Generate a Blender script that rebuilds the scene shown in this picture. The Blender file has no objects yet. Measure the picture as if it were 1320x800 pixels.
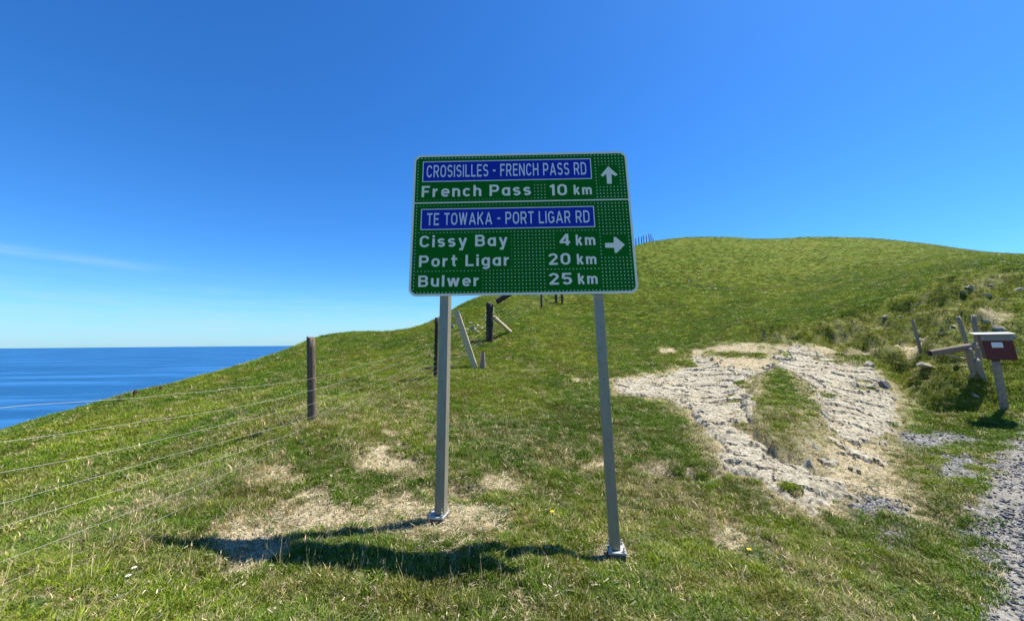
import bpy, bmesh, math, random
import numpy as np
from mathutils import Vector, Matrix

# ------------------------------------------------------------------ camera, sky, sun, exposure
sc = bpy.context.scene
COL = sc.collection
CAMZ = 1.6
FPX, CX, CY, PIT, ROL = 496.0, 654.53, 338.2, 0.20634, 0.0075      # the phone lens, measured on a 1320 px wide picture
cam_d = bpy.data.cameras.new('camera'); cam = bpy.data.objects.new('camera', cam_d); COL.objects.link(cam)
cam_d.sensor_fit = 'HORIZONTAL'; cam_d.sensor_width = 36.0; cam_d.lens = 36.0 * FPX / 1320
cam_d.shift_x = (660 - CX) / 1320; cam_d.shift_y = -(400 - CY) / 1320
cam_d.clip_start = 0.05; cam_d.clip_end = 200000
fwd = Vector((0, math.cos(PIT), math.sin(PIT))); up0 = Vector((0, -math.sin(PIT), math.cos(PIT))); rt0 = Vector((1, 0, 0))
rt = rt0 * math.cos(ROL) - up0 * math.sin(ROL); up = rt0 * math.sin(ROL) + up0 * math.cos(ROL)
cam.matrix_world = Matrix.Translation((0, 0, CAMZ)) @ Matrix((rt, up, -fwd)).transposed().to_4x4()
sc.camera = cam

SUN_AZ, SUN_EL = math.radians(21), math.radians(60.5)               # azimuth from +X towards +Y
to_sun = Vector((math.cos(SUN_EL) * math.cos(SUN_AZ), math.cos(SUN_EL) * math.sin(SUN_AZ), math.sin(SUN_EL)))
sl = bpy.data.lights.new('sun', 'SUN'); sl.energy = 5.0; sl.angle = math.radians(0.5); sl.color = (1.0, 0.955, 0.88)
so = bpy.data.objects.new('sun', sl); COL.objects.link(so); so.rotation_euler = to_sun.to_track_quat('Z', 'Y').to_euler()

wd = bpy.data.worlds.new('World'); sc.world = wd; wd.use_nodes = True
nt = wd.node_tree; nt.nodes.clear(); N = nt.nodes.new; L = nt.links.new
sky = N('ShaderNodeTexSky'); sky.sky_type = 'NISHITA'; sky.sun_disc = False
sky.sun_elevation = SUN_EL; sky.sun_rotation = math.pi / 2 - SUN_AZ; sky.altitude = 250
sky.air_density = 1.0; sky.dust_density = 0.35; sky.ozone_density = 3.0
hs = N('ShaderNodeHueSaturation'); hs.inputs['Saturation'].default_value = 1.22; L(sky.outputs[0], hs.inputs['Color'])
tn = N('ShaderNodeMix'); tn.data_type = 'RGBA'; tn.blend_type = 'MULTIPLY'; tn.inputs[0].default_value = 1; tn.inputs[7].default_value = (.44, .86, 1.23, 1); L(hs.outputs[0], tn.inputs[6])
# thin high cloud: one long wisp and a pale bank low over the sea
tc = N('ShaderNodeTexCoord'); sep = N('ShaderNodeSeparateXYZ'); L(tc.outputs['Generated'], sep.inputs[0])
def wm(op, a, b=None, c=None):
    n = N('ShaderNodeMath'); n.operation = op
    for i, v in enumerate((a, b, c)):
        if v is None: continue
        if isinstance(v, (int, float)): n.inputs[i].default_value = v
        else: L(v, n.inputs[i])
    return n.outputs[0]
az = wm('ARCTAN2', sep.outputs[0], sep.outputs[1])                  # radians from +Y to the right
el = wm('ARCSINE', sep.outputs[2])
cmb = N('ShaderNodeCombineXYZ'); L(wm('MULTIPLY', az, 3.0), cmb.inputs[0]); L(wm('MULTIPLY', el, 34.0), cmb.inputs[1])
nz = N('ShaderNodeTexNoise'); nz.inputs['Scale'].default_value = 2.2; nz.inputs['Detail'].default_value = 5; nz.inputs['Roughness'].default_value = .6
L(cmb.outputs[0], nz.inputs['Vector'])
def bump(x, c, w):                                                  # smooth bell
    d = wm('DIVIDE', wm('SUBTRACT', x, c), w); return wm('EXPONENT', wm('MULTIPLY', wm('MULTIPLY', d, d), -1.0))
line = wm('ADD', 0.152, wm('MULTIPLY', wm('ADD', az, 0.93), -0.035))
wisp = wm('MULTIPLY', wm('MULTIPLY', bump(el, line, 0.007), bump(az, -0.96, 0.21)), 0.50)
bank = wm('MULTIPLY', bump(el, 0.0, 0.085), 0.95)
nn = wm('MAXIMUM', wm('MULTIPLY', wm('SUBTRACT', nz.outputs['Fac'], 0.22), 2.0), 0.0)
cl = wm('MINIMUM', wm('MULTIPLY', wm('ADD', wisp, bank), nn), 0.6)
mx = N('ShaderNodeMix'); mx.data_type = 'RGBA'; L(cl, mx.inputs[0]); L(tn.outputs[2], mx.inputs[6]); mx.inputs[7].default_value = (3.3, 4.9, 6.2, 1)
bg = N('ShaderNodeBackground'); bg.inputs['Strength'].default_value = 0.08; L(mx.outputs[2], bg.inputs['Color'])
wo = N('ShaderNodeOutputWorld'); L(bg.outputs[0], wo.inputs['Surface'])

vs = sc.view_settings; vs.view_transform = 'Standard'; vs.look = 'None'; vs.gamma = 1; vs.exposure = 1.0; vs.use_curve_mapping = False

# ------------------------------------------------------------------ the land: measured points, a thin-plate surface, relief
def ray(px, py):
    r = (px - CX) / FPX; u = (CY - py) / FPX
    r, u = r * math.cos(ROL) + u * math.sin(ROL), -r * math.sin(ROL) + u * math.cos(ROL)
    return np.array([r, math.cos(PIT) - u * math.sin(PIT), math.sin(PIT) + u * math.cos(PIT)])
# (bearing px, py, distance along the lens axis)
CTRL = [(571,668,3.39),(797,714,3.2),(0,800,1.72),(330,800,2.0),(660,800,2.3),(1000,800,2.45),(1300,800,2.5),
 (1320,565,6.0),(1290,640,4.2),(1290,515,7.2),(1283,412,9.4),(1320,345,13),(1200,367,13.5),(1100,400,13.5),(980,415,14),
 (1320,329,34),(1320,334,20),(1320,331,26),(1260,324,33),(1200,318,42),(1200,326,29),(1200,342,19),(1120,311,46),(425,439,20),(1040,308,48),(1040,350,28),(1040,380,20),(1040,412,14.5),(1040,430,12.5),(1032,446,11.5),
 (1046,661,4.05),(1040,600,4.95),(1040,540,6.6),(1040,490,8.7),(1150,520,7.7),(1150,450,10.5),(1150,600,5.2),(1250,690,3.7),
 (1200,560,6.6),(1250,430,9.3),(1250,480,8.0),(940,309,49),(880,311,49),(822,319,45),(880,350,28),(880,390,20.5),(880,430,15),(880,470,11),
 (880,510,8.3),(880,580,5.5),(880,650,4.15),(740,430,15),(725,392,22),(740,480,9.8),(740,540,6.6),(740,600,5.0),(631,440,13),
 (720,350,34),(650,374,26),
 (600,390,21),(560,413,18),(530,424,17.5),(490,429,19),(450,433,20.5),(400,442,19.5),(360,461,17.5),(280,484,14.5),(170,512,12),(85,535,10.5),(0,558,9),
 (400,540,5.0),(300,597,3.9),(200,650,3.1),(100,700,2.5),(0,750,2.05),(0,690,3.0),(0,637,4.3),(0,590,6.1),(200,560,5.8),(200,600,4.3),
 (200,530,8),(300,540,6.0),(300,500,9.8),(400,480,9.6),(500,460,11),(500,500,7.7),(500,440,14),(500,580,4.7),(500,620,3.95),(385,694,2.85),(500,702,2.85),(622,706,2.86),(710,711,2.98),(185,692,2.66),(620,760,2.5),(430,760,2.35),
 (385,640,3.45),(571,600,4.45),(660,620,4.3),(600,470,10.3),(450,560,4.75)]
CP = []
for px, py, t in CTRL:
    CP.append(ray(px, py) * t)
def behind(px, py, t, k, drop):                                     # the ground turned away beyond a skyline point
    p = ray(px, py); q = p * t * k; q[2] -= drop; CP.append(q)
for px, py, t, k, d in [(1320,329,34,1.5,5),(1200,318,42,1.4,6),(1040,308,48,1.35,6),(940,309,49,1.35,6),(880,311,49,1.35,6),(822,319,45,1.35,6),(720,350,34,1.45,6),
        (650,374,26,1.5,5),(600,390,21,1.5,4),(560,413,18,1.55,3.6),(530,424,17.5,1.75,3.6),(450,433,20.5,1.5,3.4),(400,442,19.5,1.45,3.2),(360,461,17.5,1.45,3),(280,484,14.5,1.45,2.8),
        (170,512,12,1.5,2.6),(85,535,10.5,1.5,2.5),(0,558,9,1.6,2.4),(0,558,9,3.2,9),(280,484,14.5,2.6,9),(450,433,20.5,2.4,9),(600,390,21,3,14),(-260,600,7,2,3)]:
    behind(px, py, t, k, d)
for q in [(0,0,-1.66),(0,1.5,-1.62),(-3,0,-1.2),(5,0,-1.85),(3.2,2.4,-1.82),(7,2,-1.85),(11,5,-1.62),(9,4,-1.75),(13,8,-1.2),(0,-4,-1.8),(-5,-4,-1.6),(6,-5,-1.9),
          (-10,-2,-2.6),(12,-4,-1.6)]:
    CP.append(np.array(q, float))
CP = np.array(CP)
def _k(r2): return 0.5 * r2 * np.log(r2 + 1e-9)
def _warp(x, y):                                                    # compress distance so near and far points weigh alike
    r = np.hypot(x, y) + 1e-6; s = np.log1p(r / 3.0) * 3.0 / r; return x * s, y * s
wx, wy = _warp(CP[:, 0], CP[:, 1]); n = len(CP)
K = _k((wx[:, None] - wx) ** 2 + (wy[:, None] - wy) ** 2) + np.eye(n) * 0.004
A = np.zeros((n + 3, n + 3)); A[:n, :n] = K; A[:n, n] = 1; A[:n, n+1] = wx; A[:n, n+2] = wy; A[n:, :n] = A[:n, n:].T
SOL = np.linalg.solve(A, np.r_[CP[:, 2] / (1 + np.hypot(CP[:, 0], CP[:, 1]) / 8), 0, 0, 0])
def tps(x, y):
    r = np.hypot(x, y); f_ = np.minimum(1.0, 62.0 / (r + 1e-6)); x_, y_ = x * f_, y * f_
    a, b = _warp(x_, y_); out = np.empty(len(a))
    for s in range(0, len(a), 60000):
        e = slice(s, s + 60000)
        out[e] = _k((a[e, None] - wx) ** 2 + (b[e, None] - wy) ** 2) @ SOL[:n] + SOL[n] + SOL[n+1] * a[e] + SOL[n+2] * b[e]
    z = out * (1 + np.minimum(r, 62.0) / 8)
    return z - 0.62 * np.maximum(0, r - 62) + CAMZ
def _h(i, j, s):
    v = np.sin(i * 127.1 + j * 311.7 + s * 74.7) * 43758.5453; return v - np.floor(v)
def vnoise(x, y, s=0):
    i, j = np.floor(x), np.floor(y); fx, fy = x - i, y - j; fx = fx*fx*(3-2*fx); fy = fy*fy*(3-2*fy)
    return (_h(i,j,s)*(1-fx)+_h(i+1,j,s)*fx)*(1-fy) + (_h(i,j+1,s)*(1-fx)+_h(i+1,j+1,s)*fx)*fy
def fbm(x, y, s=0, o=4, g=.5):
    v = 0; a = 1; t = 0
    for k in range(o):
        v = v + a * vnoise(x * 2**k + 17*k, y * 2**k - 9*k, s + k); t += a; a *= g
    return v / t - .5
def ss(a, b, x):
    t = np.clip((x - a) / (b - a), 0, 1); return t * t * (3 - 2 * t)
def march(px, py):                                                  # where the sight line of a measured point meets the land
    d = ray(px, py); t = np.exp(np.linspace(math.log(1.3), math.log(90), 900))
    z = tps(d[0] * t, d[1] * t); g = CAMZ + d[2] * t - z; k = np.argmax(g < 0)
    if g[k] >= 0: k = np.argmin(g)
    return np.array([d[0] * t[k], d[1] * t[k]])
def poly(pts): return np.array([march(*p) for p in pts])
def sdf(P, x, y):                                                   # signed distance, negative inside
    d = np.full(len(x), 1e9); ins = np.zeros(len(x), bool); m = len(P)
    for i in range(m):
        a, b = P[i], P[(i + 1) % m]; e = b - a; wx_, wy_ = x - a[0], y - a[1]
        h = np.clip((wx_ * e[0] + wy_ * e[1]) / (e @ e + 1e-12), 0, 1); d = np.minimum(d, np.hypot(wx_ - e[0]*h, wy_ - e[1]*h))
        c = (a[1] > y) != (b[1] > y); ins ^= c & (x < (b[0]-a[0]) * (y-a[1]) / (b[1]-a[1]+1e-12) + a[0])
    return np.where(ins, -d, d)

ROCK = poly([(789,489),(843,485),(881,470),(897,455),(940,462),(978,472),(1004,451),(1032,446),(1077,462),(1130,472),(1150,505),(1156,545),(1146,580),(1128,606),(1104,622),(1098,642),(1088,661),(1046,661),(1004,633),(965,613),(934,593),(920,563),(895,539),(864,514),(790,508)])
SOIL = [poly([(1062,556),(1110,566),(1150,560),(1150,585),(1128,606),(1104,624),(1070,618),(1050,596)]), poly([(905,458),(1000,462),(1010,478),(960,484),(915,474)])]
BANK = poly([(960,419),(1040,416),(1100,403),(1200,370),(1319,349),(1319,470),(1290,512),(1200,545),(1160,500),(1130,466),(1070,448),(1020,438),(960,438)])
ISLE = poly([(975,490),(1010,480),(1050,505),(1064,535),(1050,560),(1042,592),(1000,580),(972,560),(966,520)])
ROAD = poly([(1319,560),(1286,598),(1259,645),(1242,690),(1252,735),(1276,799)])
ROAD = np.vstack([ROAD, [[2.9, 1.2], [1.5, -6], [6, -8], [9, 0], [13, 4.5], [22, 9.5], [19, 12]], ROAD[0] + (ROAD[0] - ROAD[1]) * 3])
def ell(cx, cy, rx, ry): return poly([(cx + rx * math.cos(a), cy + ry * math.sin(a)) for a in np.linspace(0, 2 * math.pi, 12, endpoint=False)])
DIRT = [ell(*a) for a in [(345,608,20,8),(408,634,26,10),(500,600,40,14),(520,645,52,20),(440,662,70,16),(315,690,45,26),(648,622,14,10),(605,664,34,18),(575,690,40,12),(676,785,14,16),
        (940,694,12,14),(845,600,22,10),(795,716,18,10),(745,491,16,5),(490,578,26,6),(770,600,12,5),
        (1150,640,26,14),(1300,600,12,10),(1272,660,12,18),(1150,570,20,20),(590,640,18,14),(1130,588,40,30),(848,606,20,6),(880,613,20,6),(930,606,14,7),(590,632,14,5),(955,448,52,5),(1085,449,40,5),(1012,436,40,4),(1230,470,24,8),(1180,440,20,6),(1290,400,18,6),(1110,632,30,16),(862,453,12,4),(900,453,14,4)]]
GRAVEL = [ell(*a) for a in [(1206,568,40,14),(1112,652,28,15),(1232,600,22,20),(1172,566,20,10),(1150,690,24,20)]]
DENTS = [(588,631,.18,.13),(850,605,.22,.16),(878,612,.22,.18),(905,616,.2,.12),(932,606,.2,.16),(925,605,.18,.05),(655,612,.15,.05),(1012,427,.9,.24),(980,424,.6,.2),(1050,432,.5,.16),(1090,428,.7,.2),(700,436,.4,.08),(560,700,.2,.03),
         (620,640,.12,.04),(1042,600,.22,.10),(1020,585,.3,.10),(1110,470,.4,.15),(480,588,.25,.05),(300,640,.2,.05),(1060,690,.16,.04),(1272,508,.55,.22),(760,560,.25,.04),(900,380,.5,.1)]
DXY = [(march(a, b), c, d) for a, b, c, d in DENTS]
def masks(x, y):
    w1 = fbm(x * 1.7, y * 1.7, 3, 4) ; w2 = fbm(x * 7, y * 7, 9, 3); r = np.hypot(x, y); w3 = fbm(x * 19, y * 19, 15, 2)
    si = sdf(ISLE, x, y); sa = np.maximum(sdf(ROCK, x, y), -si) + w1 * .42 + w2 * .30 + w3 * .16 + ss(.12, .26, fbm(x * 2.1 + 7, y * 3.0, 44, 4)) * .60
    for P in SOIL: sa = sa + ss(.12, -.22, sdf(P, x, y)) * ss(-.12, .06, w2 + .08) * .5
    rock = ss(.05, -.05, sa)
    dirt = np.zeros(len(x))
    for P in DIRT:
        c = P.mean(0); R = np.hypot(*(P - c).T).max() + 1.0; k = np.hypot(x - c[0], y - c[1]) < R
        if k.any():
            size = math.sqrt(np.ptp(P[:, 0]) * np.ptp(P[:, 1]))
            dirt[k] = np.maximum(dirt[k], ss(.22 * size + .08, -.22 * size - .05, sdf(P, x[k], y[k]) + w1[k] * size * 1.1 + w2[k] * .40 + w3[k] * .25))
    spots = ss(.20, .30, fbm(x * .9 + 31, y * .9, 21, 4) + w2 * .25) * ss(11, 5, r) * .7 * (.25 + .75 * ss(1.7, .9, x))
    for P in SOIL: dirt = np.maximum(dirt, ss(.15, -.15, sdf(P, x, y) + w1 * .3 + w2 * .3))
    dirt = np.maximum(dirt, spots)
    dirt = np.maximum(dirt, ss(.45, .05, sa) * (.5 + w2))
    road = ss(.18, -.18, sdf(ROAD, x, y) + w1 * .30 + w2 * .18)
    bk0 = ss(.3, -.6, sdf(BANK, x, y) + w1 * .5)
    dirt = np.maximum(dirt, bk0 * ss(.02, .16, fbm(x * 1.5 + 3, y * 2.4, 88, 4)) * .22)
    gr = road.copy()
    for P in GRAVEL: gr = np.maximum(gr, ss(.15, -.15, sdf(P, x, y) + w1 * .5 + w2 * .35))
    isl = ss(.06, -.06, si + w1 * .30 + w2 * .14)
    dirt = np.maximum(dirt, ss(.35, .0, np.abs(si + w1 * .35)) * (.55 + w2) * (r < 14))
    bank = ss(.3, -.6, sdf(BANK, x, y) + w1 * .5)
    return dict(rock=rock, dirt=np.clip(dirt, 0, 1), road=road, gravel=np.clip(gr, 0, 1), bank=bank, sa=sa, isl=isl)
def land(x, y, M=None):
    if M is None: M = masks(x, y)
    r = np.hypot(x, y); z = tps(x, y)
    near = ss(40, 3, r)
    rough = 1 - M['road'] * .75
    z = z + fbm(x * .55, y * .55, 1, 3) * .16 * ss(2, 9, r) * (1 - .6 * ss(14, 30, r)) + fbm(x * 2.2, y * 2.2, 5, 3) * .07 * rough + fbm(x * 8, y * 8, 7, 3) * .035 * near * rough
    z = z + fbm(x * .12, y * .3, 41, 3) * .5 * ss(14, 26, r) * (1 - .75 * ss(26, 40, r))              # sheep terraces on the upper slope
    z = z + M['bank'] * (fbm(x * 1.3, y * 1.3, 11, 4) * .95 - .12 + np.abs(fbm(x * 3.4, y * 3.4, 13, 3)) * -.35 + np.abs(fbm(x * 1.1 + 4, y * 1.9, 17, 3)) * .5)
    z = z + M['isl'] * .10
    z = z - M['rock'] * .07 - M['dirt'] * .025 * (1 - M['rock'])
    sl_ = sdf(BANK, x, y) + fbm(x * 1.2, y * 1.2, 19, 3) * .6; z = z - .22 * np.exp(-((sl_ + .28) / .26) ** 2) * (y > 8.5)      # turf edge broken away above the bank
    for c, s_, d_ in DXY:
        k = np.hypot((x - c[0]), (y - c[1])) < s_ * 3
        if k.any(): z[k] -= d_ * np.exp(-((x[k] - c[0]) / s_) ** 2 - ((y[k] - c[1]) / (s_ * .45)) ** 2)
    for fx_, fy_, fz_ in ((-.60, 3.57, .165), (.90, 3.55, -.10)):          # firm ground round the feet of the sign
        k = ss(.62, .16, np.hypot(x - fx_, y - fy_)); z = z * (1 - k) + (fz_ + fbm(x * 9, y * 9, 8, 2) * .02) * k
    return z
def gz(x, y): return float(land(np.array([float(x)]), np.array([float(y)]))[0])

# ------------------------------------------------------------------ material helpers
def mat(name, base=(.5,.5,.5), rough=.7, metal=0.0, spec=.4):
    m = bpy.data.materials.new(name); m.use_nodes = True; b = m.node_tree.nodes['Principled BSDF']
    b.inputs['Base Color'].default_value = (*base, 1); b.inputs['Roughness'].default_value = rough
    b.inputs['Metallic'].default_value = metal; b.inputs['Specular IOR Level'].default_value = spec
    return m
class G:                                                              # tiny node-graph writer
    def __init__(s, m): s.t = m.node_tree; s.b = s.t.nodes['Principled BSDF']
    def n(s, t, **k):
        o = s.t.nodes.new(t)
        for a, v in k.items():
            if a.startswith('i_'): o.inputs[a[2:].replace('_', ' ')].default_value = v
            else: setattr(o, a, v)
        return o
    def l(s, a, b): s.t.links.new(a, b)
    def obj(s): return s.n('ShaderNodeTexCoord').outputs['Object']
    def noise(s, vec, scale, det=4, rough=.55, stretch=None):
        if stretch:
            mp = s.n('ShaderNodeMapping'); mp.inputs['Scale'].default_value = stretch; s.l(vec, mp.inputs[0]); vec = mp.outputs[0]
        o = s.n('ShaderNodeTexNoise'); o.inputs['Scale'].default_value = scale; o.inputs['Detail'].default_value = det; o.inputs['Roughness'].default_value = rough
        s.l(vec, o.inputs['Vector']); return o.outputs['Fac']
    def ramp(s, f, stops):
        o = s.n('ShaderNodeValToRGB'); e = o.color_ramp.elements
        while len(e) < len(stops): e.new(.5)
        for i, (p, c) in enumerate(stops): e[i].position = p; e[i].color = (*c, 1)
        s.l(f, o.inputs[0]); return o.outputs[0]
    def mix(s, f, a, b, mode='MIX'):
        o = s.n('ShaderNodeMix', data_type='RGBA', blend_type=mode)
        for i, v in ((0, f), (6, a), (7, b)):
            if isinstance(v, (int, float)): o.inputs[i].default_value = v
            elif isinstance(v, tuple): o.inputs[i].default_value = (*v, 1)
            else: s.l(v, o.inputs[i])
        return o.outputs[2]
    def math(s, op, a, b=None, c=None):
        o = s.n('ShaderNodeMath', operation=op)
        for i, v in enumerate((a, b, c)):
            if v is None: continue
            if isinstance(v, (int, float)): o.inputs[i].default_value = v
            else: s.l(v, o.inputs[i])
        return o.outputs[0]
    def attr(s, name, typ='GEOMETRY'): return s.n('ShaderNodeAttribute', attribute_name=name, attribute_type=typ)
    def bump(s, h, strength=.5, dist=.02):
        o = s.n('ShaderNodeBump'); o.inputs['Strength'].default_value = strength; o.inputs['Distance'].default_value = dist
        s.l(h, o.inputs['Height']); s.l(o.outputs[0], s.b.inputs['Normal'])
    def col(s, c): s.l(c, s.b.inputs['Base Color'])
def wood_mat(name, a, b, c):
    m = mat(name, a, .85); g = G(m); v = g.obj()
    f = g.noise(v, 14, 7, .7, (7, 7, .35)); g.col(g.mix(g.math('MULTIPLY', g.noise(v, 2.5, 5, .7), .6), g.ramp(f, [(.36, a), (.6, b)]), c)); g.bump(f, .9, .015); return m
def rock_mat(name, a, b, c):
    m = mat(name, a, .9, 0, .2); g = G(m); v = g.obj()
    f = g.noise(v, 4, 6, .65, (1, 2.2, 1)); h = g.noise(v, 26, 5, .7, (1, 2.6, 1))
    cc = g.mix(g.ramp(h, [(.35, (0, 0, 0)), (.62, (1, 1, 1))]), g.ramp(f, [(.3, a), (.65, b)]), c)
    g.col(cc); g.bump(h, .8, .02); return m
M_STEEL = mat('galvanised_steel', (.3, .29, .25), .5, .3, .5); g = G(M_STEEL); v = g.obj()
g.col(g.mix(g.noise(v, 22, 4, .6, (1, 1, .35)), (.19, .175, .13), (.36, .33, .26))); g.l(g.math('MULTIPLY_ADD', g.noise(v, 14, 3), .3, .24), g.b.inputs['Roughness'])
M_PLATE = mat('pale_galvanised_plate', (.45, .45, .43), .6, .25, .5); g = G(M_PLATE); g.col(g.mix(g.noise(g.obj(), 40, 4), (.30, .30, .28), (.55, .55, .52)))
M_BLOCK = mat('dark_footing', (.10, .09, .08), .95); g = G(M_BLOCK); g.col(g.mix(g.noise(g.obj(), 60, 4), (.05, .045, .04), (.17, .15, .13)))
M_WHITE = mat('white_sign_film', (.86, .80, .66), .5, 0, .3)
M_BLUE = mat('blue_sign_film', (.004, .022, .34), .5, 0, .25)
M_PALEBLUE = mat('white_film_lettering', (.72, .70, .74), .5, 0, .3)
M_WIRE = mat('fence_wire', (.46, .45, .38), .55, .2, .3)
M_POSTWOOD = wood_mat('weathered_post_wood', (.055, .04, .032), (.21, .155, .11), (.12, .088, .065))
M_DARKWOOD = wood_mat('dark_post_wood', (.018, .014, .012), (.06, .048, .04), (.03, .025, .02))  # very dark brown wood with slightly lighter grain
M_PALEWOOD = wood_mat('bleached_timber', (.36, .29, .19), (.62, .52, .37), (.50, .42, .29))
M_GREYWOOD = wood_mat('silver_grey_timber', (.085, .078, .062), (.34, .32, .26), (.21, .195, .155))

# green sign face with the pale reflective pin dots printed on it, none around the lettering
M_GREEN = mat('green_sign_film', (.001, .075, .026), .5, 0, .12); g = G(M_GREEN); v = g.obj()
sp = g.n('ShaderNodeSeparateXYZ'); g.l(v, sp.inputs[0]); sx, sz = sp.outputs[0], sp.outputs[2]
def cell(a, p): return g.math('SUBTRACT', g.math('FRACT', g.math('DIVIDE', g.math('ADD', a, 50.0), p)), .5)
dx, dz = cell(sx, .0335), cell(sz, .0335)
dd = g.math('SQRT', g.math('ADD', g.math('MULTIPLY', dx, dx), g.math('MULTIPLY', dz, dz)))
dot = g.math('LESS_THAN', dd, .17)
FREE = [(-.99,.13,.935,1.105),(.25,.72,.93,1.10),(-.99,-.10,.42,.60),(.31,.72,.43,.60),(-.99,-.10,.235,.41),(.21,.72,.25,.41),(-.99,-.37,.06,.22),(.21,.72,.06,.22),(.765,.965,1.045,1.27),(.76,.975,.36,.545),(-1.05,1.05,.885,.925),(-.99,.72,.61,.87),(-.99,.72,1.10,1.36)]
msk = None
for x0, x1, z0, z1 in FREE:
    q = g.math('MULTIPLY', g.math('MULTIPLY', g.math('GREATER_THAN', sx, x0), g.math('LESS_THAN', sx, x1)), g.math('MULTIPLY', g.math('GREATER_THAN', sz, z0), g.math('LESS_THAN', sz, z1)))
    msk = q if msk is None else g.math('MAXIMUM', msk, q)
dot = g.math('MULTIPLY', dot, g.math('SUBTRACT', 1.0, msk))
dot = g.math('MULTIPLY', dot, g.math('MULTIPLY_ADD', g.noise(v, 3.0, 2), 1.0, .25))
g.col(g.mix(dot, g.mix(g.noise(v, 2.2, 3), (.001, .105, .003), (.002, .150, .008)), (.62, .78, .56)))

# ------------------------------------------------------------------ geometry helpers
def add_mesh(name, vs_, fs, m, parent=None, smooth=False, loc=None):
    me = bpy.data.meshes.new(name); me.from_pydata([tuple(map(float, p)) for p in vs_], [], fs); me.materials.append(m)
    if smooth: me.polygons.foreach_set('use_smooth', [True] * len(me.polygons))
    o = bpy.data.objects.new(name, me); COL.objects.link(o); o.parent = parent
    if loc is not None: o.location = loc
    return o
def from_bm(name, bm, m, parent=None, smooth=False, loc=None):
    me = bpy.data.meshes.new(name); bm.to_mesh(me); bm.free(); me.materials.append(m)
    if smooth: me.polygons.foreach_set('use_smooth', [True] * len(me.polygons))
    o = bpy.data.objects.new(name, me); COL.objects.link(o); o.parent = parent
    if loc is not None: o.location = loc
    return o
def tag(o, label=None, cat=None, group=None, kind=None):
    if label: o['label'] = label
    if cat: o['category'] = cat
    if group: o['group'] = group
    if kind: o['kind'] = kind
    return o
def empty(name, loc, rz=0):
    o = bpy.data.objects.new(name, None); COL.objects.link(o); o.location = loc; o.rotation_euler = (0, 0, rz); o.empty_display_size = .1; return o
def box_bm(x0, x1, y0, y1, z0, z1, bev=.0, bm=None):
    bm = bm or bmesh.new()
    r = bmesh.ops.create_cube(bm, size=1)
    for v_ in r['verts']: v_.co = Vector((x0 + (v_.co.x + .5) * (x1 - x0), y0 + (v_.co.y + .5) * (y1 - y0), z0 + (v_.co.z + .5) * (z1 - z0)))
    if bev:
        es = list({e for v_ in r['verts'] for e in v_.link_edges}); bmesh.ops.bevel(bm, geom=es, offset=bev, segments=2, affect='EDGES', profile=.7)
    return bm
def log_bm(p0, p1, r0, r1, seed=0, seg=14, rings=9, jag=.012, square=False, tip=0.0):
    """a round or squared timber from p0 (foot) to p1 (head), with an uneven outline and a split top"""
    rnd = random.Random(seed); p0, p1 = Vector(p0), Vector(p1); d = (p1 - p0); q = d.to_track_quat('Z', 'Y'); bm = bmesh.new(); R = []
    wob = [rnd.uniform(-1, 1) for _ in range(seg)]
    for i in range(rings + 1):
        t = i / rings; row = []
        for k in range(seg):
            a = 2 * math.pi * k / seg; r = (r0 + (r1 - r0) * t) * (1 + .06 * wob[k] + .03 * rnd.uniform(-1, 1))
            c, s_ = math.cos(a), math.sin(a)
            if square: m_ = max(abs(c), abs(s_)) ** .85; c, s_ = c / m_ * .86, s_ / m_ * .86
            h = t * d.length + (rnd.uniform(-jag, jag) + tip * c if i == rings else 0)
            row.append(bm.verts.new(p0 + q @ Vector((r * c, r * s_, h))))
        R.append(row)
    for i in range(rings):
        for k in range(seg): bm.faces.new((R[i][k], R[i][(k+1) % seg], R[i+1][(k+1) % seg], R[i+1][k]))
    top = bm.verts.new(p1 + q @ Vector((0, 0, -.004)))
    for k in range(seg): bm.faces.new((R[-1][k], R[-1][(k+1) % seg], top))
    return bm
def tube(name, pts, r, m, parent, seg=5):
    vs_, fs = [], []; pts = [Vector(p) for p in pts]
    for i, p in enumerate(pts):
        d = (pts[min(i+1, len(pts)-1)] - pts[max(i-1, 0)]).normalized(); q = d.to_track_quat('Z', 'Y')
        for k in range(seg):
            a = 2 * math.pi * k / seg; vs_.append(p + q @ Vector((r * math.cos(a), r * math.sin(a), 0)))
    for i in range(len(pts) - 1):
        for k in range(seg): fs.append((i*seg+k, i*seg+(k+1) % seg, (i+1)*seg+(k+1) % seg, (i+1)*seg+k))
    return add_mesh(name, vs_, fs, m, parent, True)

# ------------------------------------------------------------------ the ground sheet
rs = np.exp(np.linspace(math.log(.5), math.log(75), 560)); rs = np.r_[0.0, rs, 90, 120, 170, 240, 330, 460]
th = np.r_[np.linspace(-72, 72, 860), np.linspace(72, 288, 90)[1:-1]] * math.pi / 180
RR, TT = np.meshgrid(rs, th, indexing='ij'); gx, gy = (RR * np.sin(TT)).ravel(), (RR * np.cos(TT)).ravel()
GM = masks(gx, gy); gzv = land(gx, gy, GM)
nr, nt_ = len(rs), len(th)
idx = np.arange(nr * nt_).reshape(nr, nt_)
quads = np.stack([idx[:-1], np.roll(idx[:-1], -1, 1), np.roll(idx[1:], -1, 1), idx[1:]], -1).reshape(-1, 4)[:, ::-1]
me = bpy.data.meshes.new('ground'); me.vertices.add(nr * nt_); me.vertices.foreach_set('co', np.stack([gx, gy, gzv], 1).ravel().astype(np.float32))
me.loops.add(quads.size); me.loops.foreach_set('vertex_index', quads.ravel().astype(np.int32)); me.polygons.add(len(quads))
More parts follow.
